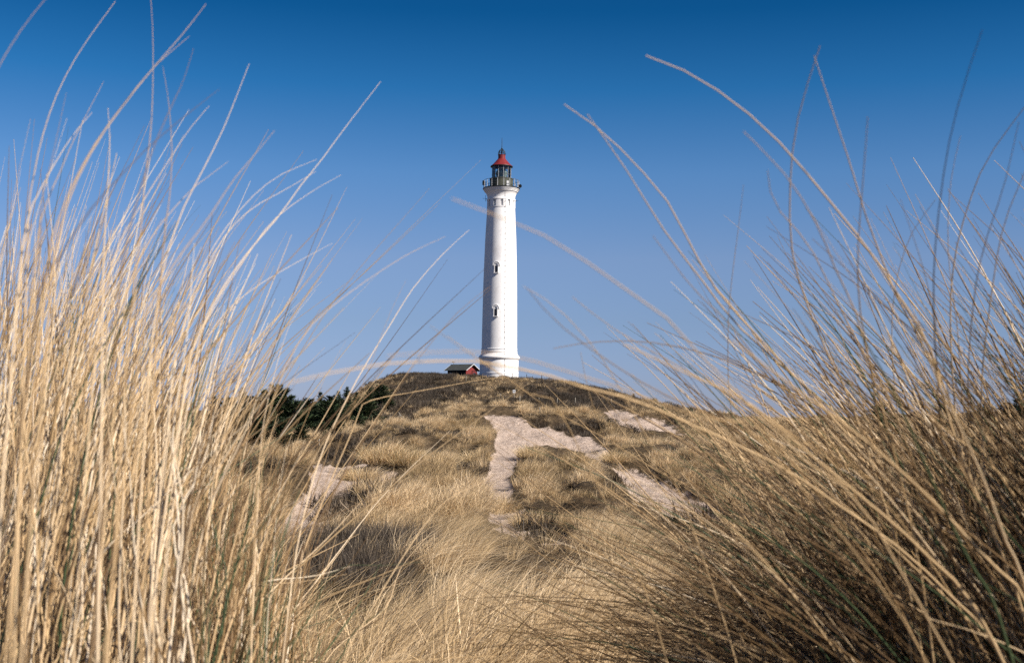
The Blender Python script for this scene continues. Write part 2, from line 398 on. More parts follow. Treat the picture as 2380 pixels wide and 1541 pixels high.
def twig_mesh(name, seed, n, rad, h, w):
    g = np.random.RandomState(seed); q = g.rand(n)*2*math.pi; rr = rad*np.sqrt(g.rand(n))
    z = np.abs(g.rand(n))*h*0.6*(1-(rr/rad)**2*0.5)
    roots = np.stack([rr*np.cos(q), rr*np.sin(q), z-0.05], -1)
    d = np.stack([np.cos(q)*0.5*rr/rad + g.randn(n)*0.45, np.sin(q)*0.5*rr/rad + g.randn(n)*0.45, 0.5+g.rand(n)], -1); d /= np.linalg.norm(d, axis=1)[:, None]
    return ribbons(name, roots, d, h*(0.25+0.5*g.rand(n)), w*(0.5+g.rand(n)), 0.2*g.randn(n, 3), 2, g)

def scatter(name, pts, rots, scls, idx, tone, variants, mat):
    """one object whose geometry nodes repeat the tuft meshes at the points"""
    me = bpy.data.meshes.new(name); me.vertices.add(len(pts)); me.vertices.foreach_set('co', np.asarray(pts, np.float32).ravel())
    a = me.attributes.new('rot', 'FLOAT_VECTOR', 'POINT'); a.data.foreach_set('vector', np.asarray(rots, np.float32).ravel())
    a = me.attributes.new('scl', 'FLOAT', 'POINT'); a.data.foreach_set('value', np.asarray(scls, np.float32))
    a = me.attributes.new('vid', 'INT', 'POINT'); a.data.foreach_set('value', np.asarray(idx, np.int32))
    a = me.attributes.new('tone', 'FLOAT', 'POINT'); a.data.foreach_set('value', np.asarray(tone, np.float32))
    o = obj(name, me, mat)
    ng = bpy.data.node_groups.new(name + '_nodes', 'GeometryNodeTree')
    ng.interface.new_socket('Geometry', in_out='INPUT', socket_type='NodeSocketGeometry')
    ng.interface.new_socket('Geometry', in_out='OUTPUT', socket_type='NodeSocketGeometry')
    N, L = ng.nodes, ng.links; gi = N.new('NodeGroupInput'); go = N.new('NodeGroupOutput')
    jn = N.new('GeometryNodeJoinGeometry')
    for vm in reversed(variants):
        if not vm.materials: vm.materials.append(mat)
        so = bpy.data.objects.new(vm.name + '_source', vm)
        oi = N.new('GeometryNodeObjectInfo'); oi.inputs['Object'].default_value = so; oi.inputs['As Instance'].default_value = False
        g2 = N.new('GeometryNodeGeometryToInstance'); L.new(oi.outputs['Geometry'], g2.inputs[0]); L.new(g2.outputs[0], jn.inputs[0])
    ip = N.new('GeometryNodeInstanceOnPoints'); ip.inputs['Pick Instance'].default_value = True
    def na(nm, typ):
        q = N.new('GeometryNodeInputNamedAttribute'); q.data_type = typ; q.inputs['Name'].default_value = nm
        return [s for s in q.outputs if s.enabled and s.name == 'Attribute'][0]
    e2r = N.new('FunctionNodeEulerToRotation'); L.new(na('rot', 'FLOAT_VECTOR'), e2r.inputs[0])
    L.new(gi.outputs[0], ip.inputs['Points']); L.new(jn.outputs[0], ip.inputs['Instance'])
    L.new(na('vid', 'INT'), ip.inputs['Instance Index']); L.new(e2r.outputs[0], ip.inputs['Rotation']); L.new(na('scl', 'FLOAT'), ip.inputs['Scale'])
    L.new(ip.outputs[0], go.inputs[0])
    md = o.modifiers.new('tufts', 'NODES'); md.node_group = ng
    return o

# ------------------------------------------------------------------ grass cover of the dunes
G = np.random.RandomState(11)
near_v = [tuft_mesh('marram_tuft_near', 100+k, 84, 0.13, 0.45, 0.98, 0.0062, 0.8, 0.55, 7) for k in range(5)]
mid_v = [tuft_mesh('marram_tuft', 200+k, 80, 0.24, 0.32, 0.70, 0.010, 0.9, 0.22, 4) for k in range(5)]
far_v = [tuft_mesh('marram_tuft_far', 300+k, 46, 0.32, 0.35, 0.80, 0.022, 0.9, 0.15, 3) for k in range(4)]
heath_near = [twig_mesh('heather_near', 400+k, 420, 0.28, 0.42, 0.008) for k in range(3)]
heath_far = [twig_mesh('heather_far', 500+k, 160, 0.50, 0.60, 0.03) for k in range(3)]

def sample(n, r0, r1, power=1.0, amax=27.5):
    az = np.radians(G.uniform(-amax, amax, n)); r = (r0**(2*power) + G.rand(n)*(r1**(2*power)-r0**(2*power)))**(1/(2*power))
    return az, r
def lay(az, r):
    x = r*np.sin(az); y = r*np.cos(az); z = grid_at(Z, az, r)
    return x, y, z, grid_at(sand_s, az, r), grid_at(heath_s, az, r), grid_at(scarp_s, az, r)
def rots(n, tilt=0.12):
    return np.stack([G.randn(n)*tilt, G.randn(n)*tilt + 0.05, (G.rand(n)-0.5)*1.6], -1)
def dark_slope(x, y):                        # the steep face below the lighthouse: brown scrub with pale tufts
    r = np.hypot(x, y); px = W/2 + F*x/np.maximum(y, 1)
    return sstep(124, 136, r + 3*fbm(x, y, 8, 2))*(1-sstep(212, 222, r))*sstep(820, 900, px)*(1-sstep(1600, 1700, px))
def keep_cover(x, y, z, s, h, c, base=1.0):
    r = np.hypot(x, y)
    clump = fbm(x, y, 2.0, 3); d = base*(0.62 + 2.0*clump)
    d = np.where(r > 20, base*(0.60 + 2.3*clump), d)
    d = d * (1 - sstep(0.25, 0.7, s)*0.955) * (1 - sstep(0.2, 0.6, h)*0.93) * (1 - sstep(0.2, 0.5, c)*0.97)
    d = d * (1 - 0.40*dark_slope(x, y))
    # trodden edges: no tall grass right in front of the bare sand
    fr = np.zeros(x.shape, bool)
    for up in (0.15, 0.35, 0.55, 0.8):
        qx, qy = project(np.c_[x, y, z + up])
        for poly, d0, d1 in SAND + SCARP:
            for ex in (-11, 11): fr |= inpoly(qx + ex, qy, poly) & (y > d0*0.55) & (y < d1)
    d = d * np.where(fr, 0.05, 1.0)
    # grass thinned around the two tall clumps; bare dark soil stands in for shade
    aa = np.degrees(np.arctan2(x, y)); d = d * (1 - 0.93*(1-sstep(12, 17, r))*np.maximum(sstep(6, 10, aa), sstep(9, 13, -aa)))
    qx, qy = project(np.c_[x, y, z + 0.38]); poly, d0, d1 = HEATH[0]
    d = d * np.where(inpoly(qx, qy, poly) & (y > 5.5) & (y < d1), 0.10, 1.0)
    return np.clip(d, 0, 1)
def tussocks(x, y, cell, rmin, rmax):
    """nearest tussock centre on a jittered lattice: distance over radius, outward direction, tussock random"""
    i0 = np.floor(x/cell).astype(int); j0 = np.floor(y/cell).astype(int); best = np.full(x.shape, 9.0); ox = np.zeros(x.shape); oy = np.zeros(x.shape); rn = np.zeros(x.shape)
    for di in (-1, 0, 1):
        for dj in (-1, 0, 1):
            a, b_ = (i0+di), (j0+dj); cx = (a + 0.15 + 0.7*_T[a & 255, b_ & 255])*cell; cy = (b_ + 0.15 + 0.7*_T[(a+91) & 255, (b_+37) & 255])*cell
            rr = rmin + (rmax-rmin)*_T[(a+13) & 255, (b_+151) & 255]; d = np.hypot(x-cx, y-cy)/rr; m = d < best
            best = np.where(m, d, best); ox = np.where(m, (x-cx)/rr, ox); oy = np.where(m, (y-cy)/rr, oy); rn = np.where(m, _T[(a+201) & 255, (b_+5) & 255], rn)
    return best, ox, oy, rn
def tuft_rots(n, tilt, ox, oy, k):
    return np.stack([-oy*k + G.randn(n)*tilt, ox*k + G.randn(n)*tilt + 0.05, (G.rand(n)-0.5)*1.0], -1)
# near meadow
az, r = sample(6500, 3.2, 30, 0.75); x, y, z, s, h, c = lay(az, r)
td, ox, oy, tn = tussocks(x, y, 1.05, 0.38, 0.72)
k = G.rand(len(x)) < np.clip(keep_cover(x, y, z, s, h, c, 1.45), 0, 1)*(1-sstep(0.9, 1.25, td)*0.93)
x, y, z, r, td, ox, oy, tn = x[k], y[k], z[k], r[k], td[k], ox[k], oy[k], tn[k]; tone = np.clip(0.62 + 0.9*fbm(x, y, 3.0, 3) + 0.12*G.randn(len(x)), 0, 1)
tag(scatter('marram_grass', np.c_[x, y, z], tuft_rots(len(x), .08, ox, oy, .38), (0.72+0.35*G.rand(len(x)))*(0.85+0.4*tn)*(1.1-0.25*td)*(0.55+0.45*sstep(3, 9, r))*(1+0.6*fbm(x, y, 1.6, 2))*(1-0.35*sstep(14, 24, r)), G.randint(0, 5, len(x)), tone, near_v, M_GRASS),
    'knee high straw coloured marram grass filling the hollow in the foreground', 'grass', kind='stuff')
# middle slope
az, r = sample(52000, 25, 118, 0.78); x, y, z, s, h, c = lay(az, r)
td, ox, oy, tn = tussocks(x, y, 2.1, 0.6, 1.35)
k = G.rand(len(x)) < np.clip(keep_cover(x, y, z, s, h, c, 1.7), 0, 1)*(1-sstep(0.66, 0.90, td)*0.975); x, y, z, r, td, ox, oy, tn = x[k], y[k], z[k], r[k], td[k], ox[k], oy[k], tn[k]
z = z + 0.5*np.maximum(0, 1-td**2)
tone = np.clip(0.25 + 0.5*tn + 1.0*fbm(x+30, y, 7.0, 3) + 0.12*G.randn(len(x)), 0, 1)
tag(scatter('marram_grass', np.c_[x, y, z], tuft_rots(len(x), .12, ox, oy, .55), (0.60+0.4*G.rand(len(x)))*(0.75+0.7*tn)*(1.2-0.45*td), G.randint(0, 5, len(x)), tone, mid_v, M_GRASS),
    'dry yellow marram grass in hummocks on both sides of the sandy path', 'grass', kind='stuff')
# far slope and crest
az, r = sample(46000, 112, 300, 0.85); x, y, z, s, h, c = lay(az, r)
rl = np.hypot(x + 2.2, y - 206); td, ox, oy, tn = tussocks(x, y, 2.6, 0.6, 1.5)
k = (G.rand(len(x)) < np.clip(keep_cover(x, y, z, s, h, c, 1.8), 0, 1)*(1-sstep(0.8, 1.15, td)*0.93)) & (rl > 4.2); x, y, z, r, td, ox, oy, tn = x[k], y[k], z[k], r[k], td[k], ox[k], oy[k], tn[k]
tone = np.clip(0.5 + 1.0*fbm(x+30, y, 9.0, 3) + 0.18*G.randn(len(x)), 0, 1)
tag(scatter('marram_grass', np.c_[x, y, z], tuft_rots(len(x), .15, ox, oy, .5), (0.70+0.5*G.rand(len(x)))*(.75+.6*tn)*(1-0.3*sstep(180, 195, r)), G.randint(0, 4, len(x)), tone, far_v, M_GRASS),
    'patchy pale grass tufts on the lighthouse hill up to its crest', 'grass', kind='stuff')
# heather
# sparse tufts strayed onto the sand
def heather(name, n, r0, r1, var, label, near):
    az, r = sample(n, r0, r1, 0.85); x, y, z, s, h, c = lay(az, r)
    p = sstep(0.2, 0.6, h)
    if not near:
        p = np.maximum(p, 0.75*dark_slope(x, y)*(0.45+1.6*fbm(x+5, y+3, 5, 3))*(1-sstep(0.3, 0.6, s)))
        p = np.maximum(p, 0.5*((fbm(x+90, y, 5, 2) > 0.30) & (s < 0.3)))
        p = np.maximum(p, 0.9*sstep(0.2, 0.5, c))
        p = p*(np.hypot(x+2.2, y-206) > 4.4)
    k = G.rand(len(x)) < p; x, y, z = x[k], y[k], z[k]; m = len(x)
    tag(scatter(name, np.c_[x, y, z], np.stack([np.zeros(m), np.zeros(m), G.rand(m)*6.28], -1), (0.7+0.6*G.rand(m)), G.randint(0, 3, m), np.clip(0.5+fbm(x, y, 4, 2), 0, 1), var, M_HEATH), label, 'heather', kind='stuff')
heather('heather_scrub', 8500, 7, 26, heath_near, 'dark brown heather patch in the hollow left of the grass crest', True)
heather('heather_scrub', 34000, 24, 290, heath_far, 'dark brown heather scrub on the slope below the lighthouse', False)

#PART2
# ------------------------------------------------------------------ lighthouse
LD = 205.0; S3 = LD / 3600.0                 # metres per photograph pixel at the tower
bp_ = P(1159.6, 880, LD); LX, LY = float(bp_[0]), float(bp_[1])
def lz(row): return (1207.5 - row) * S3      # photograph row -> height relative to the eye
LB = ground(LX, LY) - 0.6
def q(r, row): return (r*S3, lz(row) - LB)
root = empty('lighthouse', (LX, LY, LB))
tag(root, 'tall white lighthouse tower with red lantern roof standing on the dune crest', 'lighthouse')

def plaster():
    m = material('white_plaster', (0.80, 0.79, 0.78), 0.7, spec=0.2); N, L, b = nodes(m)
    tc = N.new('ShaderNodeTexCoord'); ob = tc.outputs['Object']
    n1 = noise(N, 0.55, 7, 0.7, ob, L); n2 = noise(N, 2.2, 6, 0.75, ob, L); n3 = noise(N, 7, 4, 0.7, ob, L)
    r1 = ramp(N, [(0.28, (0.62, 0.60, 0.59)), (0.48, (0.76, 0.75, 0.74))]); L.new(n1.outputs['Fac'], r1.inputs[0])
    r2 = ramp(N, [(0.26, (0.68, 0.66, 0.64)), (0.36, (1, 1, 1))]); L.new(n2.outputs['Fac'], r2.inputs[0])
    c = mixc(N, L, 1.0, r1.outputs[0], r2.outputs[0], 'MULTIPLY'); L.new(c, b.inputs['Base Color'])
    bp = N.new('ShaderNodeBump'); bp.inputs['Strength'].default_value = 0.3; bp.inputs['Distance'].default_value = 0.04
    L.new(n3.outputs['Fac'], bp.inputs['Height']); L.new(bp.outputs[0], b.inputs['Normal']); return m
def block_plaster(rad):
    m = material('white_block_plaster', (0.8, 0.79, 0.78), 0.7, spec=0.2); N, L, b = nodes(m)
    tc = N.new('ShaderNodeTexCoord'); sp = N.new('ShaderNodeSeparateXYZ'); L.new(tc.outputs['Object'], sp.inputs[0])
    an = math_(N, L, 'MULTIPLY', math_(N, L, 'ARCTAN2', sp.outputs['Y'], sp.outputs['X']), rad)
    cb = N.new('ShaderNodeCombineXYZ'); L.new(an, cb.inputs[0]); L.new(sp.outputs['Z'], cb.inputs[1])
    br = N.new('ShaderNodeTexBrick'); L.new(cb.outputs[0], br.inputs['Vector'])
    br.inputs['Color1'].default_value = (0.80, 0.79, 0.78, 1); br.inputs['Color2'].default_value = (0.74, 0.73, 0.72, 1); br.inputs['Mortar'].default_value = (0.58, 0.57, 0.56, 1)
    br.inputs['Scale'].default_value = 1.0; br.inputs['Mortar Size'].default_value = 0.022; br.inputs['Brick Width'].default_value = 1.15; br.inputs['Row Height'].default_value = 0.62
    L.new(br.outputs['Color'], b.inputs['Base Color']); return m
M_WHITE = plaster(); M_BLOCK = block_plaster(56.8*S3)
M_RED = textured('red_roof_paint', (0.14, 0.016, 0.017), (0.21, 0.026, 0.026), 2.0, 0.45)
M_DARK = textured('dark_green_iron', (0.010, 0.014, 0.011), (0.030, 0.036, 0.028), 5, 0.55)
M_GREEN = textured('green_grey_boarding', (0.04, 0.044, 0.032), (0.085, 0.088, 0.062), 6, 0.6)
M_RAIL = textured('galvanised_rail', (0.05, 0.055, 0.055), (0.13, 0.13, 0.13), 6, 0.45, metal=0.3)
M_BAR = material('pale_glazing_bar', (0.42, 0.43, 0.44), 0.5)
M_BLACK = material('black_paint', (0.012, 0.012, 0.013), 0.5)
M_PANE = material('dark_window_glass', (0.035, 0.028, 0.035), 0.15, spec=0.6)
def clear_glass():
    m = material('lantern_glass', (0.9, 0.95, 0.95), 0.05); N, L, b = nodes(m)
    t = N.new('ShaderNodeBsdfTransparent'); t.inputs[0].default_value = (0.86, 0.91, 0.92, 1)
    g = N.new('ShaderNodeBsdfGlossy'); g.inputs['Roughness'].default_value = 0.05
    fr = N.new('ShaderNodeFresnel'); fr.inputs[0].default_value = 1.5; mx = N.new('ShaderNodeMixShader')
    L.new(fr.outputs[0], mx.inputs[0]); L.new(t.outputs[0], mx.inputs[1]); L.new(g.outputs[0], mx.inputs[2]); L.new(mx.outputs[0], N['Material Output'].inputs[0]); return m
M_GLASS = clear_glass()
M_LENS = textured('prism_glass', (0.10, 0.13, 0.12), (0.36, 0.42, 0.40), 3.5, 0.12)

b = MB(); b.lathe([q(56.8, 1125), q(56.8, 1093.5), q(57.6, 1093), q(57.6, 1091), q(56.8, 1090.5), q(56.8, 1053)], 96); b.build('base_drum', M_BLOCK, root)
b = MB(); b.lathe([q(56.7, 1053), q(58, 1051.3), q(60.4, 1049), q(60.9, 1046.5), q(60.4, 1044), q(59, 1042), q(55.2, 1038), q(53, 1033.5), q(52.4, 1031), q(53.4, 1030.5), q(53.4, 1028), q(52.3, 1027.5), q(52.1, 1023.5), q(53, 1023), q(53, 1020.3), q(51.9, 1019.5)], 96); b.build('base_cornice', M_WHITE, root)
b = MB(); b.lathe([q(51.9, 1019.5), q(51.6, 980), q(51.1, 940), q(50.4, 885), q(49.6, 832), q(47.8, 765), q(45.9, 700), q(43.2, 645), q(41.2, 606)], 96); b.build('tower_shaft', M_WHITE, root)
# frieze with its row of slot openings
b = MB(); b.lathe([q(41.2, 606), q(42.1, 605.5), q(42.1, 602.5), q(37.3, 602.2), q(37.3, 583), q(42.6, 582.6), q(42.6, 579.2), q(41.1, 578.5)], 96)
for k in range(12):
    ac = -90 + 4 + 15 + 30*k; hw = 9.6
    z0 = q(0, 602.2)[1]; z1 = q(0, 582.8)[1]
    b.lathe([(37.4*S3, z0), (41.9*S3, z0), (41.9*S3, z1), (37.4*S3, z1)], 6, R(ac-hw), R(ac+hw), closed=True)
b.build('frieze', M_WHITE, root)
b = MB(); b.lathe([q(41.1, 578.5), q(40.9, 574), q(41.6, 569), q(44, 563), q(47.5, 557.4), q(49.2, 556.9), q(49.2, 554.3), q(51.2, 553.8), q(51.2, 551.2), q(53.3, 550.7), q(53.3, 548.2)], 96); b.build('gallery_cornice', M_WHITE, root)
b = MB(); b.lathe([q(0, 548.2), q(54.8, 548.2), q(54.8, 545.6), q(0, 545.6)], 96); b.build('gallery_deck', M_BLACK, root)
# gallery drum with upright boarding
b = MB(); pr = []
for k in range(120):
    a = 2*math.pi*k/120; rr = (34.2 if k % 2 else 33.6)*S3; pr.append((rr*math.cos(a), rr*math.sin(a)))
z0 = q(0, 545.6)[1]; z1 = q(0, 518)[1]
b.add([(x_, y_, z0) for x_, y_ in pr] + [(x_, y_, z1) for x_, y_ in pr], [(k, (k+1) % 120, 120+(k+1) % 120, 120+k) for k in range(120)] + [tuple(range(120, 240))])
b.lathe([q(35.2, 519.5), q(35.2, 517), q(29, 517)], 64)
drum = b.build('lantern_drum', M_GREEN, root)
bm_ = MB(); a = R(-90+32); c_, s_ = math.cos(a), math.sin(a)
bm_.box((34.6*S3*c_, 34.6*S3*s_, (z0+q(0, 527)[1])/2), (0.08, 0.42, q(0, 527)[1]-z0), a); bm_.build('drum_door', M_BAR, drum)
rail = MB()
for row in (523.0, 530.5, 538.0):
    rail.tube([(52*S3*math.cos(2*math.pi*k/64), 52*S3*math.sin(2*math.pi*k/64), q(0, row)[1]) for k in range(65)], 0.036 if row == 523.0 else 0.022, 6, False)
gr = rail.build('gallery_railing', M_RAIL, root)
for k in range(18):
    a = R(-90 + 8 + 20*k); x_, y_ = 52*S3*math.cos(a), 52*S3*math.sin(a)
    p_ = MB(); p_.tube([(x_, y_, z0), (x_, y_, q(0, 522.6)[1])], 0.05, 6); p_.build('railing_post', M_BAR, gr)
gz0, gz1 = q(0, 517)[1], q(0, 479.5)[1]
g = MB(); g.lathe([(28.2*S3, gz0), (28.2*S3, gz1)], 48); gl = g.build('lantern_glass', M_GLASS, root)
for k in range(12):
    a = R(-90 + 12 + 30*k); x_, y_ = 28.5*S3*math.cos(a), 28.5*S3*math.sin(a)
    p_ = MB(); p_.tube([(x_, y_, gz0), (x_, y_, gz1)], 0.032, 6); p_.build('glazing_bar', M_BAR, gl)
for row in (505, 490):
    p_ = MB(); p_.tube([(28.5*S3*math.cos(2*math.pi*k/48), 28.5*S3*math.sin(2*math.pi*k/48), q(0, row)[1]) for k in range(49)], 0.03, 5, False); p_.build('glazing_ring', M_RAIL, gl)
b = MB(); prof = [q(0, 517), q(13, 517)]
for k in range(24):
    t_ = k/23; rr = 10 + 8.5*math.sin(math.pi*min(1, t_*1.05)) - 3*t_; prof.append(q(rr + (0.9 if k % 2 else 0), 516 - 33*t_))
prof.append(q(0, 482)); b.lathe(prof, 24); b.build('beacon_lens', M_LENS, root)
b = MB(); b.lathe([q(28, 481.5), q(32.2, 481.5), q(32.8, 479.8), q(32.4, 478.6), q(28, 475.5), q(22.5, 470), q(17, 463.5), q(12.5, 458.5), q(11.2, 457)], 64)
rf = b.build('lantern_roof', M_RED, root)
e_ = MB(); e_.lathe([q(27.8, 481.7), q(33.2, 481.7), q(33.2, 479.9), q(32.7, 479.4)], 64); e_.build('eave_rim', M_BLACK, rf)
b = MB(); b.lathe([q(11.6, 457.6), q(11.6, 456.4), q(10.8, 456), q(10.8, 446), q(11.5, 445.6), q(11.5, 444.9), q(0, 444.5)], 48); b.build('roof_vent', M_RED, rf)
cg = MB()
for k in range(8):
    a = 2*math.pi*k/8 + 0.2; pts = []
    for i in range(9):
        w_ = i/8*math.pi/2; pts.append((10.9*S3*math.cos(w_)*math.cos(a), 10.9*S3*math.cos(w_)*math.sin(a), q(0, 444.9)[1] + 17*S3*math.sin(w_)))
    cg.tube(pts, 0.045, 5)
for i, (rr, row) in enumerate(((10.9, 441), (9.8, 435.5))): cg.tube([(rr*S3*math.cos(2*math.pi*k/24), rr*S3*math.sin(2*math.pi*k/24), q(0, row)[1]) for k in range(25)], 0.025, 4, False)
cg.tube([(0, 0, q(0, 445)[1]), (0, 0, q(0, 428)[1])], 0.06, 6); cg.build('lantern_cage', M_DARK, root)
b = MB(); b.lathe([(0.001, q(0, 429)[1])] + [(2.2*S3*math.sin(t_*math.pi/6), q(0, 426)[1] - 2.4*S3*math.cos(t_*math.pi/6)) for t_ in range(1, 6)] + [(0.001, q(0, 423.5)[1])], 12)
b.tube([(-2.6*S3, 0, q(0, 426)[1]), (2.6*S3, 0, q(0, 426)[1])], 0.07, 6); b.build('finial_ball', M_DARK, root)
b = MB(); b.tube([(0, 0, q(0, 424)[1]), (0, 0, q(0, 394)[1])], [0.055, 0.03], 6); b.build('mast', M_DARK, root)
# loudspeaker at the right of the gallery, aerials at the left
sx, sz = 57.5*S3, q(0, 541)[1]
b = MB(); b.tube([(53*S3, -0.6, sz), (56*S3, -0.8, sz)], 0.06, 6)
b.tube([(55.2*S3, -1.1, sz), (55.8*S3, -0.7, sz), (58.5*S3, -0.5, sz+0.06)], [0.30, 0.20, 0.09], 16); b.tube([(55.5*S3, -0.9, sz-0.28), (56.5*S3, -0.9, sz+0.36)], 0.05, 6); b.build('fog_horn', M_BLACK, root)
b = MB(); b.box((-53*S3, -0.6, q(0, 531)[1]), (0.35, 0.18, 0.75)); b.tube([(-52*S3, -0.6, q(0, 540)[1]), (-52*S3, -0.6, q(0, 524)[1])], 0.05, 6); b.build('gallery_cabinet', M_BLACK, root)
for sgn, row in ((-1, 576), (1, 581)):
    b = MB(); x0 = sgn*41*S3; x1 = sgn*46*S3; zz = q(0, row)[1]
    b.tube([(x0, 0, zz - 0.2), (x1, -0.1, zz)], 0.04, 5)
    if sgn < 0: b.tube([(x1, -0.1, zz-0.5), (x1, -0.1, zz+0.55)], 0.035, 5)
    b.tube([(x1 - 0.5*(sgn < 0), -0.1, zz), (x1 + 0.28, -0.1, zz)], 0.02, 4); b.build('aerial', M_DARK, root)
# lightning cable down the front with its clips
def rad_at(row):
    rows_ = [560, 575, 590, 606, 645, 700, 765, 832, 885, 940, 1019, 1028, 1036, 1046, 1053, 1056, 1110]
    rs_ = [46.5, 41.3, 42.8, 42.3, 43.4, 46.1, 48, 49.8, 50.6, 51.3, 53.2, 53.6, 54.8, 61.1, 58, 57.1, 57.9]
    return float(np.interp(row, rows_, rs_))
ca = R(-90 + 17.5); b = MB(); pts = []
for row in list(range(560, 1110, 10)): pts.append((rad_at(row)*S3*1.003*math.cos(ca), rad_at(row)*S3*1.003*math.sin(ca), q(0, row)[1]))
b.tube(pts, 0.012, 4)
for row in range(573, 1105, 16): rr = rad_at(row)*S3 + 0.03; b.box((rr*math.cos(ca), rr*math.sin(ca), q(0, row)[1]), (0.06, 0.08, 0.09), ca)
b.build('lightning_cable', M_RAIL, root)
# arched windows
for row_t, row_b, off in ((773.5, 800.5, -11.0), (899.5, 927.5, -11.3)):
    rr = rad_at((row_t+row_b)/2)*S3; a = -math.pi/2 + math.asin(off*S3/rr)
    hw = 4.7*S3; zt = q(0, row_t)[1]; zb = q(0, row_b)[1]; hh = zt - zb - hw
    M = Matrix.Translation((rr*math.cos(a), rr*math.sin(a), zb)) @ Matrix.Rotation(a + math.pi/2, 4, 'Z')   # local x along wall, -y outwards
    def arch(r0, r1, y0, y1, zc, n=14, legs=0.0):
        m_ = MB(); o_, i_ = [], []
        if legs: o_.append((r1, zc-legs)); i_.append((r0, zc-legs))
        for k in range(n+1):
            w_ = math.pi*k/n; o_.append((r1*math.cos(w_), zc + r1*math.sin(w_))); i_.append((r0*math.cos(w_), zc + r0*math.sin(w_)))
        if legs: o_.append((-r1, zc-legs)); i_.append((-r0, zc-legs))
        L_ = len(o_); vs = [(x_, y0, z_) for x_, z_ in o_] + [(x_, y0, z_) for x_, z_ in i_] + [(x_, y1, z_) for x_, z_ in o_] + [(x_, y1, z_) for x_, z_ in i_]
        fs = []
        for k in range(L_-1):
            fs += [(k, k+1, L_+k+1, L_+k), (2*L_+k+1, 2*L_+k, 3*L_+k, 3*L_+k+1), (k+1, k, 2*L_+k, 2*L_+k+1), (L_+k, L_+k+1, 3*L_+k+1, 3*L_+k)]
        m_.add(vs, fs); return m_
    fr = arch(hw, hw + 0.10, -0.13, 0.25, hh, legs=hh); f_o = fr.build('window', M_WHITE, root); f_o.matrix_local = M
    hd = arch(hw + 0.26, hw + 0.35, -0.10, 0.30, hh, legs=0.1).build('window_hood', M_WHITE, f_o)
    p_ = MB(); p_.box((0, -0.02, hh/2 - 0.06), (2*hw, 0.05, hh - 0.12)); p_.build('window_pane', M_PANE, f_o)
    p_ = MB()
    p_.box((0, -0.055, hh/2 - .06), (0.04, 0.02, hh - .12))
    for t_ in (0.27, 0.52, 0.77): p_.box((0, -0.053, hh*t_), (2*hw, 0.012, 0.035))
    p_.build('window_bars', M_BLACK, f_o)
    p_ = MB(); vs = [(0, -0.05, hh-0.12)] + [(hw*math.cos(math.pi*k/12), -0.05, hh-0.12 + hw*math.sin(math.pi*k/12)) for k in range(13)]
    p_.add(vs, [(0, k, k+1) for k in range(1, 13)]); p_.build('lunette', M_WHITE, f_o)
    p_ = MB(); p_.box((0, -0.02, -0.05), (2*hw + 0.3, 0.42, 0.10)); p_.build('sill', M_WHITE, f_o)

# ------------------------------------------------------------------ red hut
HD = 214.0; hp = P(1096, 880, HD); HS = HD/3600
hzr = lambda row: (1207.5-row)*HS
hx, hy = float(hp[0]), float(hp[1]); hbase = hzr(1116)
hut = empty('wooden_hut', (hx, hy, hbase), R(-48 + 0))
tag(hut, 'small red wooden hut with black pitched roof behind the dune crest beside the lighthouse', 'hut')
# local: -x... gable faces local -y after rotation; ridge runs along local y
M_HRED = material('red_boarding', (0.33, 0.03, 0.025), 0.7); N_, L_, b_ = nodes(M_HRED)
tc_ = N_.new('ShaderNodeTexCoord'); wv = N_.new('ShaderNodeTexWave'); wv.wave_type = 'BANDS'; wv.bands_direction = 'X'; wv.inputs['Scale'].default_value = 2.4
L_.new(tc_.outputs['Object'], wv.inputs[0]); rp_ = ramp(N_, [(0.0, (0.08, 0.012, 0.010)), (0.25, (0.155, 0.020, 0.018)), (1.0, (0.20, 0.027, 0.024))]); L_.new(wv.outputs['Fac'], rp_.inputs[0]); L_.new(rp_.outputs[0], b_.inputs['Base Color'])
M_HSHADE = textured('shaded_red_boarding', (0.010, 0.008, 0.008), (0.022, 0.018, 0.017), 4, 0.8)  # hut walls away from the sun, their shade put into a near-black colour
M_FELT = textured('roofing_felt', (0.030, 0.034, 0.032), (0.060, 0.064, 0.060), 3, 0.9)
M_TRIM = material('white_trim', (0.62, 0.62, 0.62), 0.6)
hut.rotation_euler = (0, 0, R(52))
HW, HL, EH, RH = 3.0/2, 4.25, 2.05, 2.92       # half gable width, length, eave and ridge heights above the base
b = MB()
b.add([(-HW,0,-.6),(HW,0,-.6),(HW,0,EH),(0,0,RH-.06),(-HW,0,EH)], [(0,1,2,3,4)])
b.build('gable_wall', M_HRED, hut)
b = MB(); b.add([(-HW,HL,-.6),(HW,HL,-.6),(HW,HL,EH),(0,HL,RH-.06),(-HW,HL,EH)], [(4,3,2,1,0)]); b.build('gable_wall', M_HSHADE, hut)
b = MB(); b.add([(-HW,0,-.6),(-HW,HL,-.6),(-HW,HL,EH),(-HW,0,EH)], [(3,2,1,0)]); b.add([(HW,0,-.6),(HW,HL,-.6),(HW,HL,EH),(HW,0,EH)], [(0,1,2,3)]); b.build('side_wall', M_HSHADE, hut)
sl = (RH-EH)/HW; ov = 0.42; fo = 0.45
b = MB()
for sg in (-1, 1):
    xe = sg*(HW+ov); ze = EH - sl*ov
    b.add([(0,-fo,RH),(0,HL+fo,RH),(xe,HL+fo,ze),(xe,-fo,ze),(0,-fo,RH+.09),(0,HL+fo,RH+.09),(xe,HL+fo,ze+.09),(xe,-fo,ze+.09)], [(0,3,2,1),(4,5,6,7),(2,3,7,6),(0,4,7,3),(1,2,6,5)])
rfh = b.build('roof', M_FELT, hut)
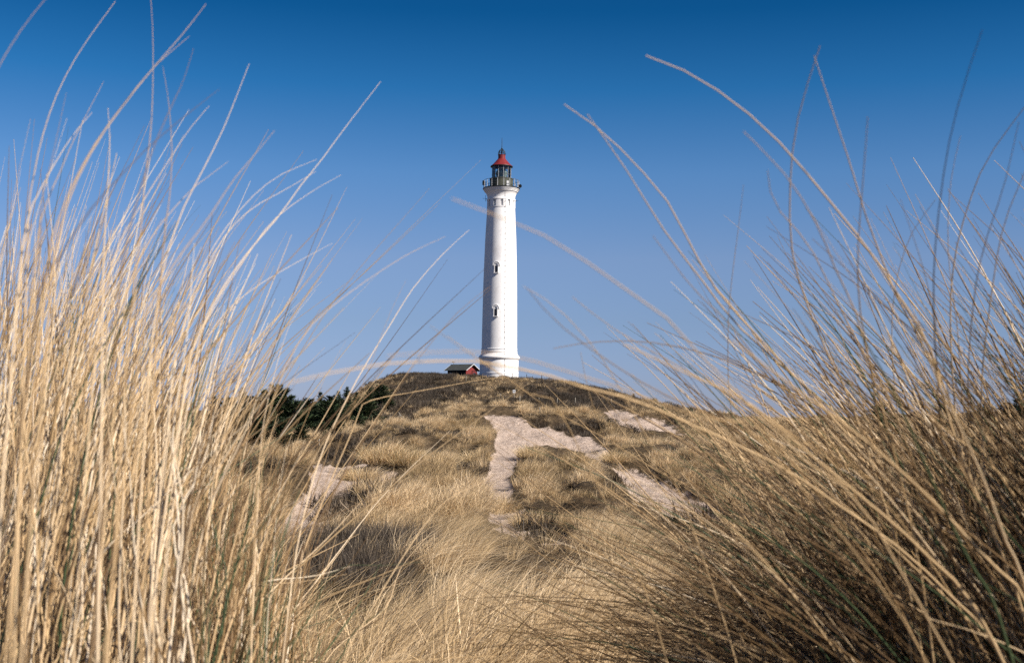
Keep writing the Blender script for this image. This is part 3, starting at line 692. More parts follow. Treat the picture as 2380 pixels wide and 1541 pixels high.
for sg in (-1, 1):
    for yy in (-fo-.03, HL+fo+.03):
        bb = MB(); xe = sg*(HW+ov+.03); ze = EH - sl*(ov+.03)
        bb.add([(0,yy-.025,RH),(xe,yy-.025,ze),(xe,yy-.025,ze+.10),(0,yy-.025,RH+.10),(0,yy+.025,RH),(xe,yy+.025,ze),(xe,yy+.025,ze+.10),(0,yy+.025,RH+.10)], [(0,1,2,3),(7,6,5,4),(3,2,6,7),(0,4,5,1),(1,5,6,2)])
        bb.build('bargeboard', M_TRIM, rfh)
b = MB(); b.box((0.62, -0.04, 0.85), (0.95, 0.06, 1.75)); dr = b.build('door', M_HRED, hut)
b = MB(); b.box((0.62, -0.075, 1.30), (0.55, 0.03, 0.45)); b.build('door_pane', M_PANE, dr)
b = MB()
for xx in (0.08, 1.16): b.box((xx, -0.055, 0.85), (0.09, 0.05, 1.8))
b.box((0.62, -0.055, 1.80), (1.17, 0.05, 0.09)); b.build('door_frame', M_BLACK, dr)
b = MB(); b.box((-HW-.03, 3.5, 1.15), (0.06, 0.60, 0.62)); wn = b.build('window', M_TRIM, hut)
b = MB(); b.box((-HW-.075, 3.5, 1.15), (0.03, 0.46, 0.48)); b.build('window_pane', M_PANE, wn)
b = MB(); b.tube([(0, HL-.1, RH), (0, HL-.1, RH+.55)], 0.035, 5); b.tube([(-.3, HL-.1, RH+.5), (.3, HL-.1, RH+.5)], 0.05, 5)
b.add([(-.34,HL-.12,RH+.40),(-.12,HL-.12,RH+.44),(-.12,HL-.12,RH+.58),(-.34,HL-.12,RH+.64),(-.34,HL-.08,RH+.40),(-.12,HL-.08,RH+.44),(-.12,HL-.08,RH+.58),(-.34,HL-.08,RH+.64)], [(0,1,2,3),(7,6,5,4),(0,4,5,1),(3,2,6,7),(0,3,7,4)]); b.build('wind_vane', M_BLACK, hut)
b = MB(); b.tube([(HW+ov-.05, -.1, EH-sl*ov), (HW+.06, -.05, EH-.45), (HW+.06, -.05, -.5)], 0.05, 6); b.build('downpipe', M_TRIM, hut)

# ------------------------------------------------------------------ posts and signs on the hill (photograph pixels)
M_POST = textured('weathered_wood', (0.20, 0.17, 0.13), (0.42, 0.38, 0.31), 6, 0.85)
M_PDARK = textured('dark_wood', (0.015, 0.013, 0.011), (0.035, 0.03, 0.025), 5, 0.8)
def at_row(px3, row3): return hit(px3*.79333, row3*.79333, 14, 240)
def post(px3, top3, bot3, label, mat, w=0.10, D=None, group='fence posts on the dune'):
    h_ = at_row(px3, bot3) if D is None else None
    if h_ is None:
        D = D or 195; pp = P(px3*.79333, bot3*.79333, D); h_ = (float(pp[0]), float(pp[1]), ground(float(pp[0]), float(pp[1])))
    x_, y_, z_ = map(float, h_); tp = P(px3*.79333, top3*.79333, y_)[2] - z_
    tp = max(tp, 0.45); m_ = MB(); t_ = random.uniform(-.04, .04)
    m_.tube([(0, 0, -.35), (t_*tp*.5, 0, tp*.5), (t_*tp, 0, tp*.98), (t_*tp, 0, tp)], [w/2*1.08, w/2, w/2*.95, w/2*.6], 7)
    o_ = m_.build('fence_post', mat, None); o_.location = (x_, y_, z_); return tag(o_, label, 'post', group)
random.seed(3)
for a_ in ((1467, 1154, 1168, 'grey fence post in front of the pale grass ridge, left of the white sign'),
           (1522.7, 1160, 1184, 'tall pale fence post just right of the white sign'),
           (1579, 1165, 1180, 'short pale fence post on the dark scrub, right of the tall post'),
           (1581, 1195, 1209, 'thick short post at the foot of the dark scrub above the sand scarp'),
           (1632.5, 1165, 1187, 'left one of two matching pale posts in the brown scrub right of the lighthouse'),
           (1686, 1165, 1187, 'right one of two matching pale posts in the brown scrub right of the lighthouse'),
           (1791, 1168, 1186, 'weathered post at the edge of the far sandy slope'),
           (1365, 1101, 1121, 'thin whitish post in the scrub below the red hut'),
           (935, 1289, 1306, 'small pale post at the edge of the dwarf spruces, nearer the sand hollow'),
           (878, 1301, 1313, 'small pale post in front of the dwarf spruces, farther left')):
    post(a_[0], a_[1], a_[2], a_[3], M_POST, 0.09)
for a_ in ((1500, 1093, 1103, 'dark post in front of the white tower base on the crest'), (1543, 1096, 1106, 'dark post on the crest just right of the lighthouse'),
           (1586.5, 1098, 1108, 'dark post on the crest farther right of the lighthouse')):
    post(a_[0], a_[1], a_[2], a_[3], M_PDARK, 0.10, 192, 'dark posts along the crest')
x_, y_, z_ = map(float, at_row(1506, 1166)); tp = P(1506*.79333, 1146*.79333, y_)[2] - z_
sg = empty('sign_post', (x_, y_, z_)); tag(sg, 'small square white sign on a pale post below the lighthouse', 'sign')
b = MB(); b.tube([(0, .04, -.3), (0, .04, tp)], 0.045, 7); b.build('post', M_POST, sg)
b = MB(); b.box((0, -.02, tp-.02), (0.30, 0.03, 0.36)); pl = b.build('sign_plate', M_TRIM, sg)
b = MB(); b.box((0.0, -.04, tp), (0.12, 0.012, 0.12)); b.build('sign_mark', M_PDARK, pl)
pp = P(1853.5*.79333, 1166*.79333, 172); x_, y_ = float(pp[0]), float(pp[1]); z_ = ground(x_, y_); tp = P(1853.5*.79333, 1152.5*.79333, y_)[2] - z_
sg = empty('sign_post', (x_, y_, z_)); tag(sg, 'dark board on a thin post standing against the sky on the right ridge', 'sign')
b = MB(); b.tube([(0, 0, -.3), (0.06, 0, tp-.25)], 0.03, 6); b.build('post', M_PDARK, sg)
b = MB(); b.box((0.10, -.02, tp-.22), (0.22, 0.035, 0.44), M=Matrix.Rotation(R(5), 3, 'Y')); b.build('sign_board', M_PDARK, sg)
pp = P(1932*.79333, 1196*.79333, 150); x_, y_ = float(pp[0]), float(pp[1]); z_ = ground(x_, y_); tp = max(0.5, P(1932*.79333, 1184*.79333, y_)[2] - z_)
tr_ = empty('wooden_trestle', (x_, y_, z_)); tag(tr_, 'grey wooden a-frame of leaning poles on the far right ridge', 'trestle')
for e0, e1 in (((-.45, 0, -.2), (0, 0, tp)), ((.55, 0, -.2), (-.03, .02, tp+.05)), ((-.1, .5, -.2), (0, .04, tp))):
    b = MB(); b.tube([e0, e1], 0.045, 6); b.build('pole', M_POST, tr_)
hh_ = at_row(1170, 1235)
if hh_ is not None:
    x_, y_, z_ = map(float, hh_); tr_ = empty('broken_branch', (x_, y_, z_)); tag(tr_, 'bleached forked branch lying in the scrub right of the dwarf spruces', 'branch')
    b = MB()
    for e0, e1 in (((-.5, 0, -.05), (0.05, 0, .62)), ((.05, 0, .60), (.5, .1, .2)), ((0.02, 0, .56), (.16, .1, -.1)), ((.05, 0, .6), (-.1, 0, .85))): b.tube([e0, ((Vector(e0)+Vector(e1))/2 + Vector((.02, .03, .01)))[:], e1], [.035, .03, .018], 5)
    b.build('bare_wood', M_POST, tr_)

# ------------------------------------------------------------------ dwarf spruces
def needle_mat():
    m = material('spruce_needles', rough=0.6, spec=0.2); N, L, b = nodes(m)
    r = ramp(N, [(0.0, (0.010, 0.016, 0.008)), (0.5, (0.022, 0.038, 0.016)), (0.85, (0.045, 0.070, 0.028)), (1.0, (0.09, 0.085, 0.045))])
    oi = N.new('ShaderNodeObjectInfo'); L.new(attr(N, 'br').outputs['Fac'], r.inputs[0])
    hs = N.new('ShaderNodeHueSaturation'); L.new(r.outputs[0], hs.inputs['Color']); L.new(math_(N, L, 'ADD', math_(N, L, 'MULTIPLY', oi.outputs['Random'], 0.6), 0.75), hs.inputs['Value']); L.new(hs.outputs[0], b.inputs['Base Color']); return m
M_NEEDLE = needle_mat(); M_BARK = textured('spruce_bark', (0.06, 0.045, 0.035), (0.16, 0.13, 0.10), 8, 0.9)
def spruce_meshes(seed, h, r0, bushy):
    g = np.random.RandomState(seed); rd = random.Random(seed)
    tm = MB(); top = (g.randn()*.12, g.randn()*.12, h); tm.tube([(0,0,-.3), (top[0]*.3, top[1]*.3, h*.5), (top[0], top[1], h*.97)], [0.11, 0.06, 0.012], 6)
    roots, dirs, lens, wid, bnd = [], [], [], [], []
    z_ = 0.12*h
    while z_ < h*.98:
        f = z_/h; L_ = r0*((1-f)**(0.55 if bushy else 0.85))*(0.75+0.45*g.rand()) + 0.08; nb = 7 if f < .8 else 5
        for k in range(nb):
            a = 2*math.pi*(k + g.rand())/nb; Lb = L_*(0.55+0.6*g.rand()); up = 0.15 + 0.5*f + 0.15*g.randn()
            d = np.array([math.cos(a), math.sin(a), up]); d /= np.linalg.norm(d); o_ = np.array([top[0]*f, top[1]*f, z_])
            if Lb > .35: tm.tube([tuple(o_), tuple(o_ + d*Lb*.85)], [0.022, 0.006], 3, False)
            m = int(14 + 46*Lb)
            t = g.rand(m)**.6; s_ = o_ + d*(Lb*t)[:, None]
            sd = np.stack([-math.sin(a)*np.sign(g.randn(m)), math.cos(a)*np.sign(g.randn(m)), 0.25*g.randn(m)], -1)
            sd[:, 1] = math.cos(a)*np.sign(sd[:, 0]/(-math.sin(a)+1e-6))
            dd = d*0.9 + sd*(0.9*(1-t[:, None]*.6)) + np.array([0, 0, .25]) + 0.3*g.randn(m, 3); dd /= np.linalg.norm(dd, axis=1)[:, None]
            roots.append(s_); dirs.append(dd); lens.append((0.16+0.22*g.rand(m))*(0.6+0.5*Lb)); wid.append(np.full(m, 0.065)*(0.6+0.8*g.rand(m))); bnd.append(0.1*g.randn(m, 3))
        z_ += 0.11 + 0.10*g.rand()
    m_ = 40; roots.append(np.array([top]*m_)*np.array([1,1,.90]) + np.outer(g.rand(m_), [0,0,h*.10])); dd = np.stack([g.randn(m_)*.5, g.randn(m_)*.5, np.ones(m_)], -1); dirs.append(dd/np.linalg.norm(dd, axis=1)[:, None]); lens.append(np.full(m_, .22)); wid.append(np.full(m_, .05)); bnd.append(np.zeros((m_, 3)))
    c = np.concatenate; me = ribbons('spruce_crown', c(roots), c(dirs), c(lens), c(wid), c(bnd), 2, g)
    me.materials.append(M_NEEDLE); t_me = tm.mesh('spruce_trunk'); t_me.materials.append(M_BARK); return t_me, me
SP = [spruce_meshes(1, 4.6, 1.5, False), spruce_meshes(2, 4.2, 1.9, True), spruce_meshes(3, 3.4, 1.7, True), spruce_meshes(4, 5.0, 1.4, False), spruce_meshes(5, 2.2, 1.6, True)]
SPH = [4.6, 4.2, 3.4, 5.0, 2.2]
trees = [  # column, top row (working units), distance, variety, label
 (500, 925, 118, 0, 'dark spruce showing narrowly behind the grass, leftmost of the grove'),
 (528, 930, 112, 2, 'low bushy spruce second from the left of the grove'),
 (563, 906, 104, 3, 'slender pointed spruce behind the grass, left of the big rounded spruce'),
 (590, 925, 108, 1, 'bushy spruce tucked left against the big rounded spruce'),
 (618, 912, 96, 0, 'pointed spruce on the left side of the big rounded spruce'),
 (645, 900, 98, 1, 'highest and broadest rounded spruce in the left part of the grove'),
 (676, 926, 97, 2, 'spruce with ragged right edge sloping down to the gap in the grove'),
 (700, 938, 104, 0, 'small pointed spruce in the gap between the two spruce groups'),
 (722, 946, 108, 4, 'lowest dark spruce in the dip of the grove skyline'),
 (748, 915, 112, 0, 'pointed spruce starting the right group, left of its tallest one'),
 (772, 925, 108, 2, 'short dense spruce between two pointed ones in the right group'),
 (806, 903, 114, 3, 'tallest pointed spruce of the right group'),
 (786, 912, 118, 0, 'slim spruce close left of the tallest pointed spruce'),
 (830, 915, 110, 3, 'pointed spruce right of the tallest pointed spruce'),
 (858, 900, 124, 0, 'dense spruce where the grove climbs towards the hill'),
 (882, 897, 132, 2, 'uppermost spruce of the grove against the hill flank'),
 (905, 925, 118, 2, 'spruce on the hill flank below the skyline'),
 (655, 972, 84, 2, 'front spruce with low branches below the big rounded one'),
 (700, 985, 82, 1, 'wide front spruce at the foot of the grove near the sand hollow'),
 (745, 980, 86, 1, 'dark front spruce in the middle of the grove edge'),
 (790, 975, 90, 2, 'front spruce below the tallest pointed one'),
 (835, 978, 92, 4, 'low spruce at the right edge of the grove by the brown scrub'),
 (600, 975, 84, 2, 'front spruce half hidden by the tall grass stalks'),
 (870, 1000, 88, 4, 'lowest spreading spruce where the grove meets the pale grass'),
 (545, 965, 90, 2, 'front spruce almost hidden in the dense grass on the left'),
 (715, 930, 100, 1, 'spruce filling the dip between the two halves of the grove'),
 (760, 935, 98, 1, 'dense low spruce in front of the right half of the grove'),
 (848, 930, 108, 2, 'spruce beneath the skyline near the right end of the grove'),
 (2290, 948, 150, 4, 'low dark spruce at the left of the far right thicket'),
 (2335, 938, 145, 2, 'dark bushy spruce in the middle of the far right thicket'),
 (2372, 926, 140, 1, 'tallest spruce of the far right thicket at the picture edge'),
 (2045, 938, 135, 2, 'lone dark spruce on the ridge seen through the right grass'),
]
random.seed(9)
for i, (cx_, ty, D, v, lab) in enumerate(trees):
    pp = P(cx_, ty, D); x_, y_ = float(pp[0]), float(pp[1]); gz = ground(x_, y_); hgt = max(1.2, (float(pp[2]) - gz)*1.05)
    s_ = hgt/SPH[v]; sx_ = min(s_*1.2, 1.5) if v not in (0, 3) else min(s_, 1.15)
    t_ = empty('spruce_tree', (x_, y_, gz - .1), random.uniform(0, 6.28)); t_.scale = (sx_*random.uniform(.95, 1.2), sx_*random.uniform(.95, 1.2), s_)
    tag(t_, lab, 'tree', 'dwarf spruces on the dune')
    obj('trunk', SP[v][0], None, t_); obj('crown', SP[v][1], None, t_)

# ------------------------------------------------------------------ distinct tussocks on the slope
TM = [tuft_mesh('tussock_blades', 700+k, 1100, 0.55, 0.45, 1.05, 0.012, 1.0, 0.12, 5, 0.12) for k in range(3)]
M_TUSS = grass_material('tussock_marram', [(0.0, (0.06, 0.075, 0.03)), (0.16, (0.15, 0.10, 0.045)), (0.4, (0.46, 0.33, 0.16)), (0.72, (0.76, 0.57, 0.325)), (1.0, (0.90, 0.72, 0.47))], inst=False)
for me in TM: me.materials.append(M_TUSS)
TUS = [(885, 1075, 1.25, 'big round grass tussock right of the dark hollow, on the bare sand edge'),
       (945, 1078, 1.2, 'wide fan shaped grass tussock left of the dark cut bank'),
       (838, 1118, 1.0, 'small spiky tussock standing in the left sand hollow'),
       (1008, 1090, 1.1, 'dark sided tussock beneath the cut bank in the middle slope'),
       (1105, 1075, 1.15, 'tussock leaning over the left edge of the narrow path'),
       (1062, 1150, 1.1, 'dense golden tussock left of the path bend'),
       (1150, 1190, 1.0, 'tussock at the lower left edge of the path'),
       (970, 1190, 1.0, 'broad pale tussock below the left sand patches'),
       (1232, 1062, 1.2, 'tussock at the upper left corner of the grass island in the sand'),
       (1120, 1012, 1.1, 'tussock left of the open sand patch'),
       (1430, 1075, 1.1, 'tussock on the right arm of the sand'),
       (1238, 1228, 0.8, 'dark low tussock at the bottom right of the path')]
random.seed(5)
for i, (px_, py_, s_, lab) in enumerate(TUS):
    h_ = hit(px_, py_, 10, 200)
    if h_ is None: continue
    x_, y_, z_ = map(float, h_); me = TM[i % 3]
    o_ = obj('grass_tussock', me, None); o_.location = (x_, y_, z_-.03); o_.rotation_euler = (0, 0, random.uniform(-.6, .6)); o_.scale = (s_*1.15, s_, s_)
    tag(o_, lab, 'grass tussock', 'large marram tussocks on the slope')

# ------------------------------------------------------------------ tall stalks close to the camera
def stalk_mat():
    m = material('dry_stalk', rough=0.45, spec=0.35); N, L, b = nodes(m)
    br = attr(N, 'br'); t = attr(N, 'bt')
    r = ramp(N, [(0.0, (0.045, 0.075, 0.035)), (0.07, (0.10, 0.13, 0.06)), (0.10, (0.10, 0.06, 0.03)), (0.28, (0.28, 0.175, 0.08)), (0.45, (0.48, 0.32, 0.155)), (0.75, (0.66, 0.475, 0.265)), (1.0, (0.84, 0.71, 0.53))])
    L.new(br.outputs['Fac'], r.inputs[0])
    tc = N.new('ShaderNodeTexCoord'); n = noise(N, 26, 3, 0.6, tc.outputs['Object'], L)
    cb = N.new('ShaderNodeCombineXYZ'); L.new(math_(N, L, 'MULTIPLY', t.outputs['Fac'], 26.0), cb.inputs[0]); L.new(math_(N, L, 'MULTIPLY', br.outputs['Fac'], 977.0), cb.inputs[1])
    n2 = noise(N, 1.0, 3, 0.6, cb.outputs[0], L)
    dk = math_(N, L, 'MULTIPLY', math_(N, L, 'SUBTRACT', 0.34, n2.outputs['Fac'], True), 6.0, True)
    c = mixc(N, L, dk, r.outputs[0], (0.15, 0.10, 0.06))
    L.new(c, b.inputs['Base Color'])
    tr = N.new('ShaderNodeBsdfTranslucent'); L.new(c, tr.inputs['Color']); mx = N.new('ShaderNodeMixShader'); mx.inputs[0].default_value = 0.2
    L.new(b.outputs[0], mx.inputs[1]); L.new(tr.outputs[0], mx.inputs[2]); L.new(mx.outputs[0], N['Material Output'].inputs[0]); return m
M_STALK = stalk_mat()
def resample(Pn, n):
    """Catmull-Rom through (k,3) points, n samples evenly along the length"""
    Pn = np.asarray(Pn, float); k = len(Pn); Q = np.vstack([2*Pn[0]-Pn[1], Pn, 2*Pn[-1]-Pn[-2]]); o = []
    for i in range(k-1):
        p0, p1, p2, p3 = Q[i:i+4]; t = np.linspace(0, 1, 8, endpoint=(i == k-2))[:, None]
        o.append(0.5*((2*p1) + (p2-p0)*t + (2*p0-5*p1+4*p2-p3)*t*t + (3*p1-p0-3*p2+p3)*t**3))
    o = np.vstack(o); d = np.r_[0, np.cumsum(np.linalg.norm(np.diff(o, axis=0), axis=1))]; s = np.linspace(0, d[-1], n)
    return np.stack([np.interp(s, d, o[:, j]) for j in range(3)], -1)
def tubes(name, paths, widths, cols_, sides=4, tp=(0.72, 5)):
    """paths (n,m,3) from root to tip"""
    paths = np.asarray(paths); n, m, _ = paths.shape; ts = np.linspace(0, 1, m)
    T = np.gradient(paths, axis=1); T /= np.maximum(np.linalg.norm(T, axis=2), 1e-9)[..., None]
    ref = np.array([0.2, 1.0, 0.05]); A_ = np.cross(T, ref); A_ /= np.maximum(np.linalg.norm(A_, axis=2), 1e-9)[..., None]; B_ = np.cross(T, A_)
    rad = np.asarray(widths)[:, None]*0.5*(1 - tp[0]*ts**tp[1])
    V = []
    for k in range(sides):
        a = 2*math.pi*k/sides; V.append(paths + (A_*math.cos(a) + B_*math.sin(a)*0.75)*rad[..., None])
    V = np.stack(V, 2).reshape(-1, 3)
    base = (np.arange(n)*m*sides)[:, None, None] + (np.arange(m-1)*sides)[None, :, None] + np.arange(sides)[None, None, :]
    nx = (np.arange(sides)+1) % sides - np.arange(sides)
    Q = np.stack([base, base+nx, base+nx+sides, base+sides], -1).reshape(-1, 4)
    me = bpy.data.meshes.new(name); me.vertices.add(len(V)); me.vertices.foreach_set('co', V.astype(np.float32).ravel())
    me.loops.add(Q.size); me.loops.foreach_set('vertex_index', Q.ravel()); me.polygons.add(len(Q)); me.polygons.foreach_set('loop_start', np.arange(len(Q))*4)
    me.update(calc_edges=True); me.polygons.foreach_set('use_smooth', np.ones(len(Q), bool))
    a = me.attributes.new('br', 'FLOAT', 'POINT'); a.data.foreach_set('value', np.repeat(np.asarray(cols_), m*sides).astype(np.float32))
    a = me.attributes.new('bt', 'FLOAT', 'POINT'); a.data.foreach_set('value', np.tile(np.repeat(ts, sides), n).astype(np.float32)); return me
def trace(pts, D, root_px, dr=0.25, n=30):
    """a stalk seen along the picture points (tip first), leaning dr metres in depth, rooted in the ground"""
    k = len(pts); P3 = [P(x_, y_, D - dr*0.5 + dr*(i/(k-1))) for i, (x_, y_) in enumerate(pts)]
    v = P3[-1] - P3[-2]; v /= np.linalg.norm(v); e = P3[-1]
    rx = P(root_px, 1541, D + dr*.5)[0]; ry = D + dr*.5; gz = ground(rx, ry)
    if e[2] > gz + 0.05:
        mid = e*0.5 + np.array([rx, ry, gz])*0.5; drop = e[2]-gz
        mid = mid*0.55 + (e + v*drop*0.5)*0.45
        P3 += [mid, np.array([rx, ry, gz - 0.03])]
    return resample(P3[::-1], n)
# picture points from tip downwards, distance, width (mm), tone, root column
LEFT = [
 ([(268,4),(190,113),(136,211),(98,319),(75,427),(67,484),(60,700)],1.25,3.6,.62,40),
 ([(130,-30),(60,55),(0,150),(-40,240),(-90,420),(-110,700)],0.85,3.0,.32,-150),
 ([(349,-20),(355,77),(355,206),(350,309),(337,412),(329,515),(310,700),(290,900)],1.15,3.2,.45,270),
 ([(479,10),(427,77),(360,154),(293,237),(227,329),(170,438),(140,540),(110,760)],1.0,3.4,.5,80),
 ([(440,85),(401,118),(350,165),(268,268),(206,360),(144,489),(100,700)],1.1,3.4,.42,60),
 ([(450,113),(427,185),(401,242),(360,335),(335,412),(300,540),(270,760)],1.0,3.0,.25,250),
 ([(378,154),(391,232),(399,335),(396,438),(386,515),(376,618),(360,850)],1.2,3.4,.4,340),
 ([(510,208),(453,252),(360,329),(288,401),(206,494),(129,618),(80,760)],0.95,3.4,.14,30),
 ([(579,149),(551,221),(515,309),(463,412),(422,494),(381,618),(360,746),(340,950)],1.3,4.0,.75,330),
 ([(486,247),(438,304),(381,391),(329,474),(278,566),(247,669),(220,850)],1.3,3.6,.72,210),
 ([(251,251),(255,335),(250,438),(242,566),(237,720),(236,950)],1.2,4.6,.93,236),
 ([(214,262),(170,314),(124,386),(88,453),(67,504),(40,700)],1.2,4.4,.88,10),
 ([(241,190),(206,257),(170,329),(139,401),(103,489),(80,640)],1.25,3.2,.5,60),
 ([(154,216),(134,309),(118,381),(98,463),(90,640)],1.1,2.6,.3,80),
 ([(885,190),(800,300),(745,375),(700,430),(650,500),(590,570),(530,650),(470,760),(430,900)],1.5,4.0,.80,390),
 ([(793,407),(721,448),(633,515),(566,607),(494,721),(450,860)],1.6,3.2,.85,420),
 ([(736,371),(643,412),(566,479),(494,577),(453,669),(417,793),(395,950)],1.5,3.2,.85,380),
 ([(734,399),(669,438),(587,484),(525,546),(479,628),(432,746),(400,900)],1.55,3.4,.9,380),
 ([(638,304),(592,360),(540,422),(479,515),(412,602),(360,695),(320,850)],1.05,3.6,.40,290),
 ([(530,376),(489,407),(438,448),(360,540),(309,643),(280,800)],1.3,3.2,.6,260),
 ([(772,566),(695,607),(592,669),(515,736),(450,850),(420,980)],1.7,3.0,.85,390),
 ([(710,638),(659,721),(592,793),(540,880),(510,1000)],1.8,3.0,.8,490),
 ([(734,674),(685,736),(659,793),(630,900),(610,1000),(600,1150)],1.8,3.0,.85,590),
 ([(1090,535),(1030,590),(960,670),(910,750),(860,830),(820,900),(780,980),(745,1060),(705,1200),(672,1400)],1.9,4.2,.86,650),
 ([(1035,550),(950,590),(870,640),(800,690),(720,760),(660,860),(620,980),(600,1100),(590,1300)],1.3,2.8,.5,585),
 ([(1185,877),(1120,882),(1050,895),(950,913),(880,925),(846,938),(838,950),(815,1010),(780,1090),(740,1190),(700,1300),(670,1450)],1.9,3.8,.60,650),
 ([(1140,665),(1060,730),(960,850),(900,940),(840,1030),(780,1140),(720,1260),(680,1400)],1.25,3.2,.22,650),
 ([(805,790),(760,870),(700,1000),(650,1150),(620,1350)],1.9,2.0,.4,600),
 ([(945,650),(910,720),(860,850),(800,1000),(740,1180),(700,1380)],1.5,2.0,.3,680),
 ([(1400,1508),(1290,1535),(1150,1525),(1000,1532),(860,1545),(780,1600)],1.5,4.0,.55,700),
 ([(985,1288),(930,1330),(900,1400),(880,1500),(860,1600)],2.2,3.6,.5,850),
 ([(1125,1120),(1040,1160),(980,1230),(920,1320),(850,1440),(800,1541)],1.9,3.6,.72,770),
]
RIGHT = [
 ([(1501,130),(1590,165),(1665,209),(1755,278),(1835,357),(1920,458),(1994,549),(2050,625),(2090,691),(2138,765),(2175,844),(2200,960),(2270,1150),(2370,1400)],1.15,5.0,.66,2480),
 ([(1311,243),(1399,306),(1479,385),(1552,470),(1609,577),(1665,674),(1750,770),(1835,861),(1950,990),(2100,1150)],1.3,4.6,.72,2350),
 ([(1365,266),(1456,396),(1541,532),(1631,651),(1722,764),(1892,917),(2020,1060)],1.3,4.4,.68,2300),
 ([(1906,107),(1858,260),(1838,396),(1838,560),(1864,674),(1920,815),(2000,1000)],1.25,4.4,.70,2200),
 ([(1892,130),(1937,266),(1977,385),(2011,498),(2045,589),(2090,702),(2153,815),(2230,1000)],1.25,4.4,.66,2400),
 ([(2017,272),(2005,430),(1994,589),(2000,730),(2030,900)],1.1,3.4,.45,2200),
 ([(2283,70),(2232,226),(2198,374),(2175,560),(2170,702),(2180,900)],1.05,3.0,.14,2300),
 ([(2400,225),(2300,362),(2255,464),(2221,589),(2209,730),(2220,950)],1.5,4.6,.9,2350),
 ([(2232,317),(2209,430),(2204,589),(2225,759),(2240,950)],1.5,3.0,.8,2380),
 ([(2368,283),(2334,430),(2283,589),(2260,730),(2250,950)],1.2,3.0,.35,2350),
 ([(2395,370),(2334,521),(2306,674),(2283,872),(2285,1050)],1.4,4.4,.85,2400),
 ([(1728,430),(1716,532),(1697,685),(1692,800),(1700,960)],1.6,2.6,.75,1900),
 ([(2175,464),(2119,543),(2085,645),(2073,759),(2080,900)],1.6,3.2,.85,2250),
 ([(1050,462),(1150,500),(1250,540),(1350,600),(1450,670),(1550,740),(1650,850),(1780,980),(1900,1100),(2050,1250)],0.7,2.9,.62,2400),
 ([(1518,549),(1609,668),(1700,759),(1779,861),(1900,1000)],1.2,3.2,.4,2250),
 ([(1784,396),(1801,475),(1881,572),(1943,696),(2000,810),(2080,960)],1.2,3.6,.55,2350),
 ([(1286,810),(1382,795),(1507,795),(1637,821),(1739,861),(1900,960)],1.3,3.4,.2,2350),
 ([(1215,665),(1300,720),(1390,820),(1450,920),(1520,1050),(1600,1200)],1.1,2.6,.66,1800),
 ([(1728,306),(1830,413),(1903,532),(1949,645),(2010,800)],1.0,3.4,.5,2250),
 ([(2093,464),(2147,628),(2175,759),(2210,950)],1.3,2.6,.35,2330),
 ([(665,892),(760,868),(900,845),(1015,839),(1108,840),(1201,856),(1287,876),(1361,902),(1470,928),(1547,961),(1689,1023),(1829,1093),(1946,1172),(2086,1270),(2202,1377),(2319,1513)],0.88,3.8,.66,2500,0.62),
 ([(900,828),(1015,818),(1114,818),(1206,830),(1300,858),(1450,905),(1600,965),(1800,1060)],0.65,2.2,.5,2300,0.3),
 ([(1040,780),(1169,874),(1253,933),(1295,961),(1400,1015),(1520,1090),(1700,1200)],1.5,2.4,.6,2000,0.3),
 ([(1450,800),(1600,870),(1736,934),(1876,1051),(2016,1167),(2132,1270),(2296,1466)],0.88,5.3,.62,2420),
 ([(1700,790),(1852,906),(1969,990),(2086,1088),(2184,1181),(2296,1303),(2400,1430)],0.88,5.5,.66,2560),
 ([(2130,760),(2188,906),(2240,1013),(2291,1130),(2338,1261),(2390,1400)],0.88,6.0,.8,2460),
 ([(1350,820),(1367,906),(1395,990),(1437,1083),(1530,1186),(1619,1303),(1689,1420),(1760,1560)],1.6,3.2,.7,1850),
 ([(1290,1170),(1362,1317),(1409,1420),(1456,1513),(1490,1600)],1.9,3.2,.62,1550),
 ([(1990,760),(2060,880),(2120,1010),(2180,1150),(2250,1300),(2330,1460)],0.88,5.2,.04,2450),
 ([(1880,700),(1960,800),(2020,900),(2070,1030),(2150,1200)],1.3,4.4,.05,2400),
 ([(1000,758),(1060,800),(1130,850),(1230,915),(1330,1010)],1.0,2.4,.6,1600),
 ([(1225,670),(1290,745),(1400,830),(1530,910),(1680,980),(1860,1100)],1.0,2.8,.3,2300),
 ([(1330,690),(1420,760),(1540,830),(1680,910),(1840,1010),(2000,1150)],1.2,2.8,.45,2350),
 ([(1150,660),(1240,740)],1.0,2.2,.6,1500),
]
LEFT[-2:] = LEFT[-2:]; RIGHT = RIGHT[:-1]
MP = 26
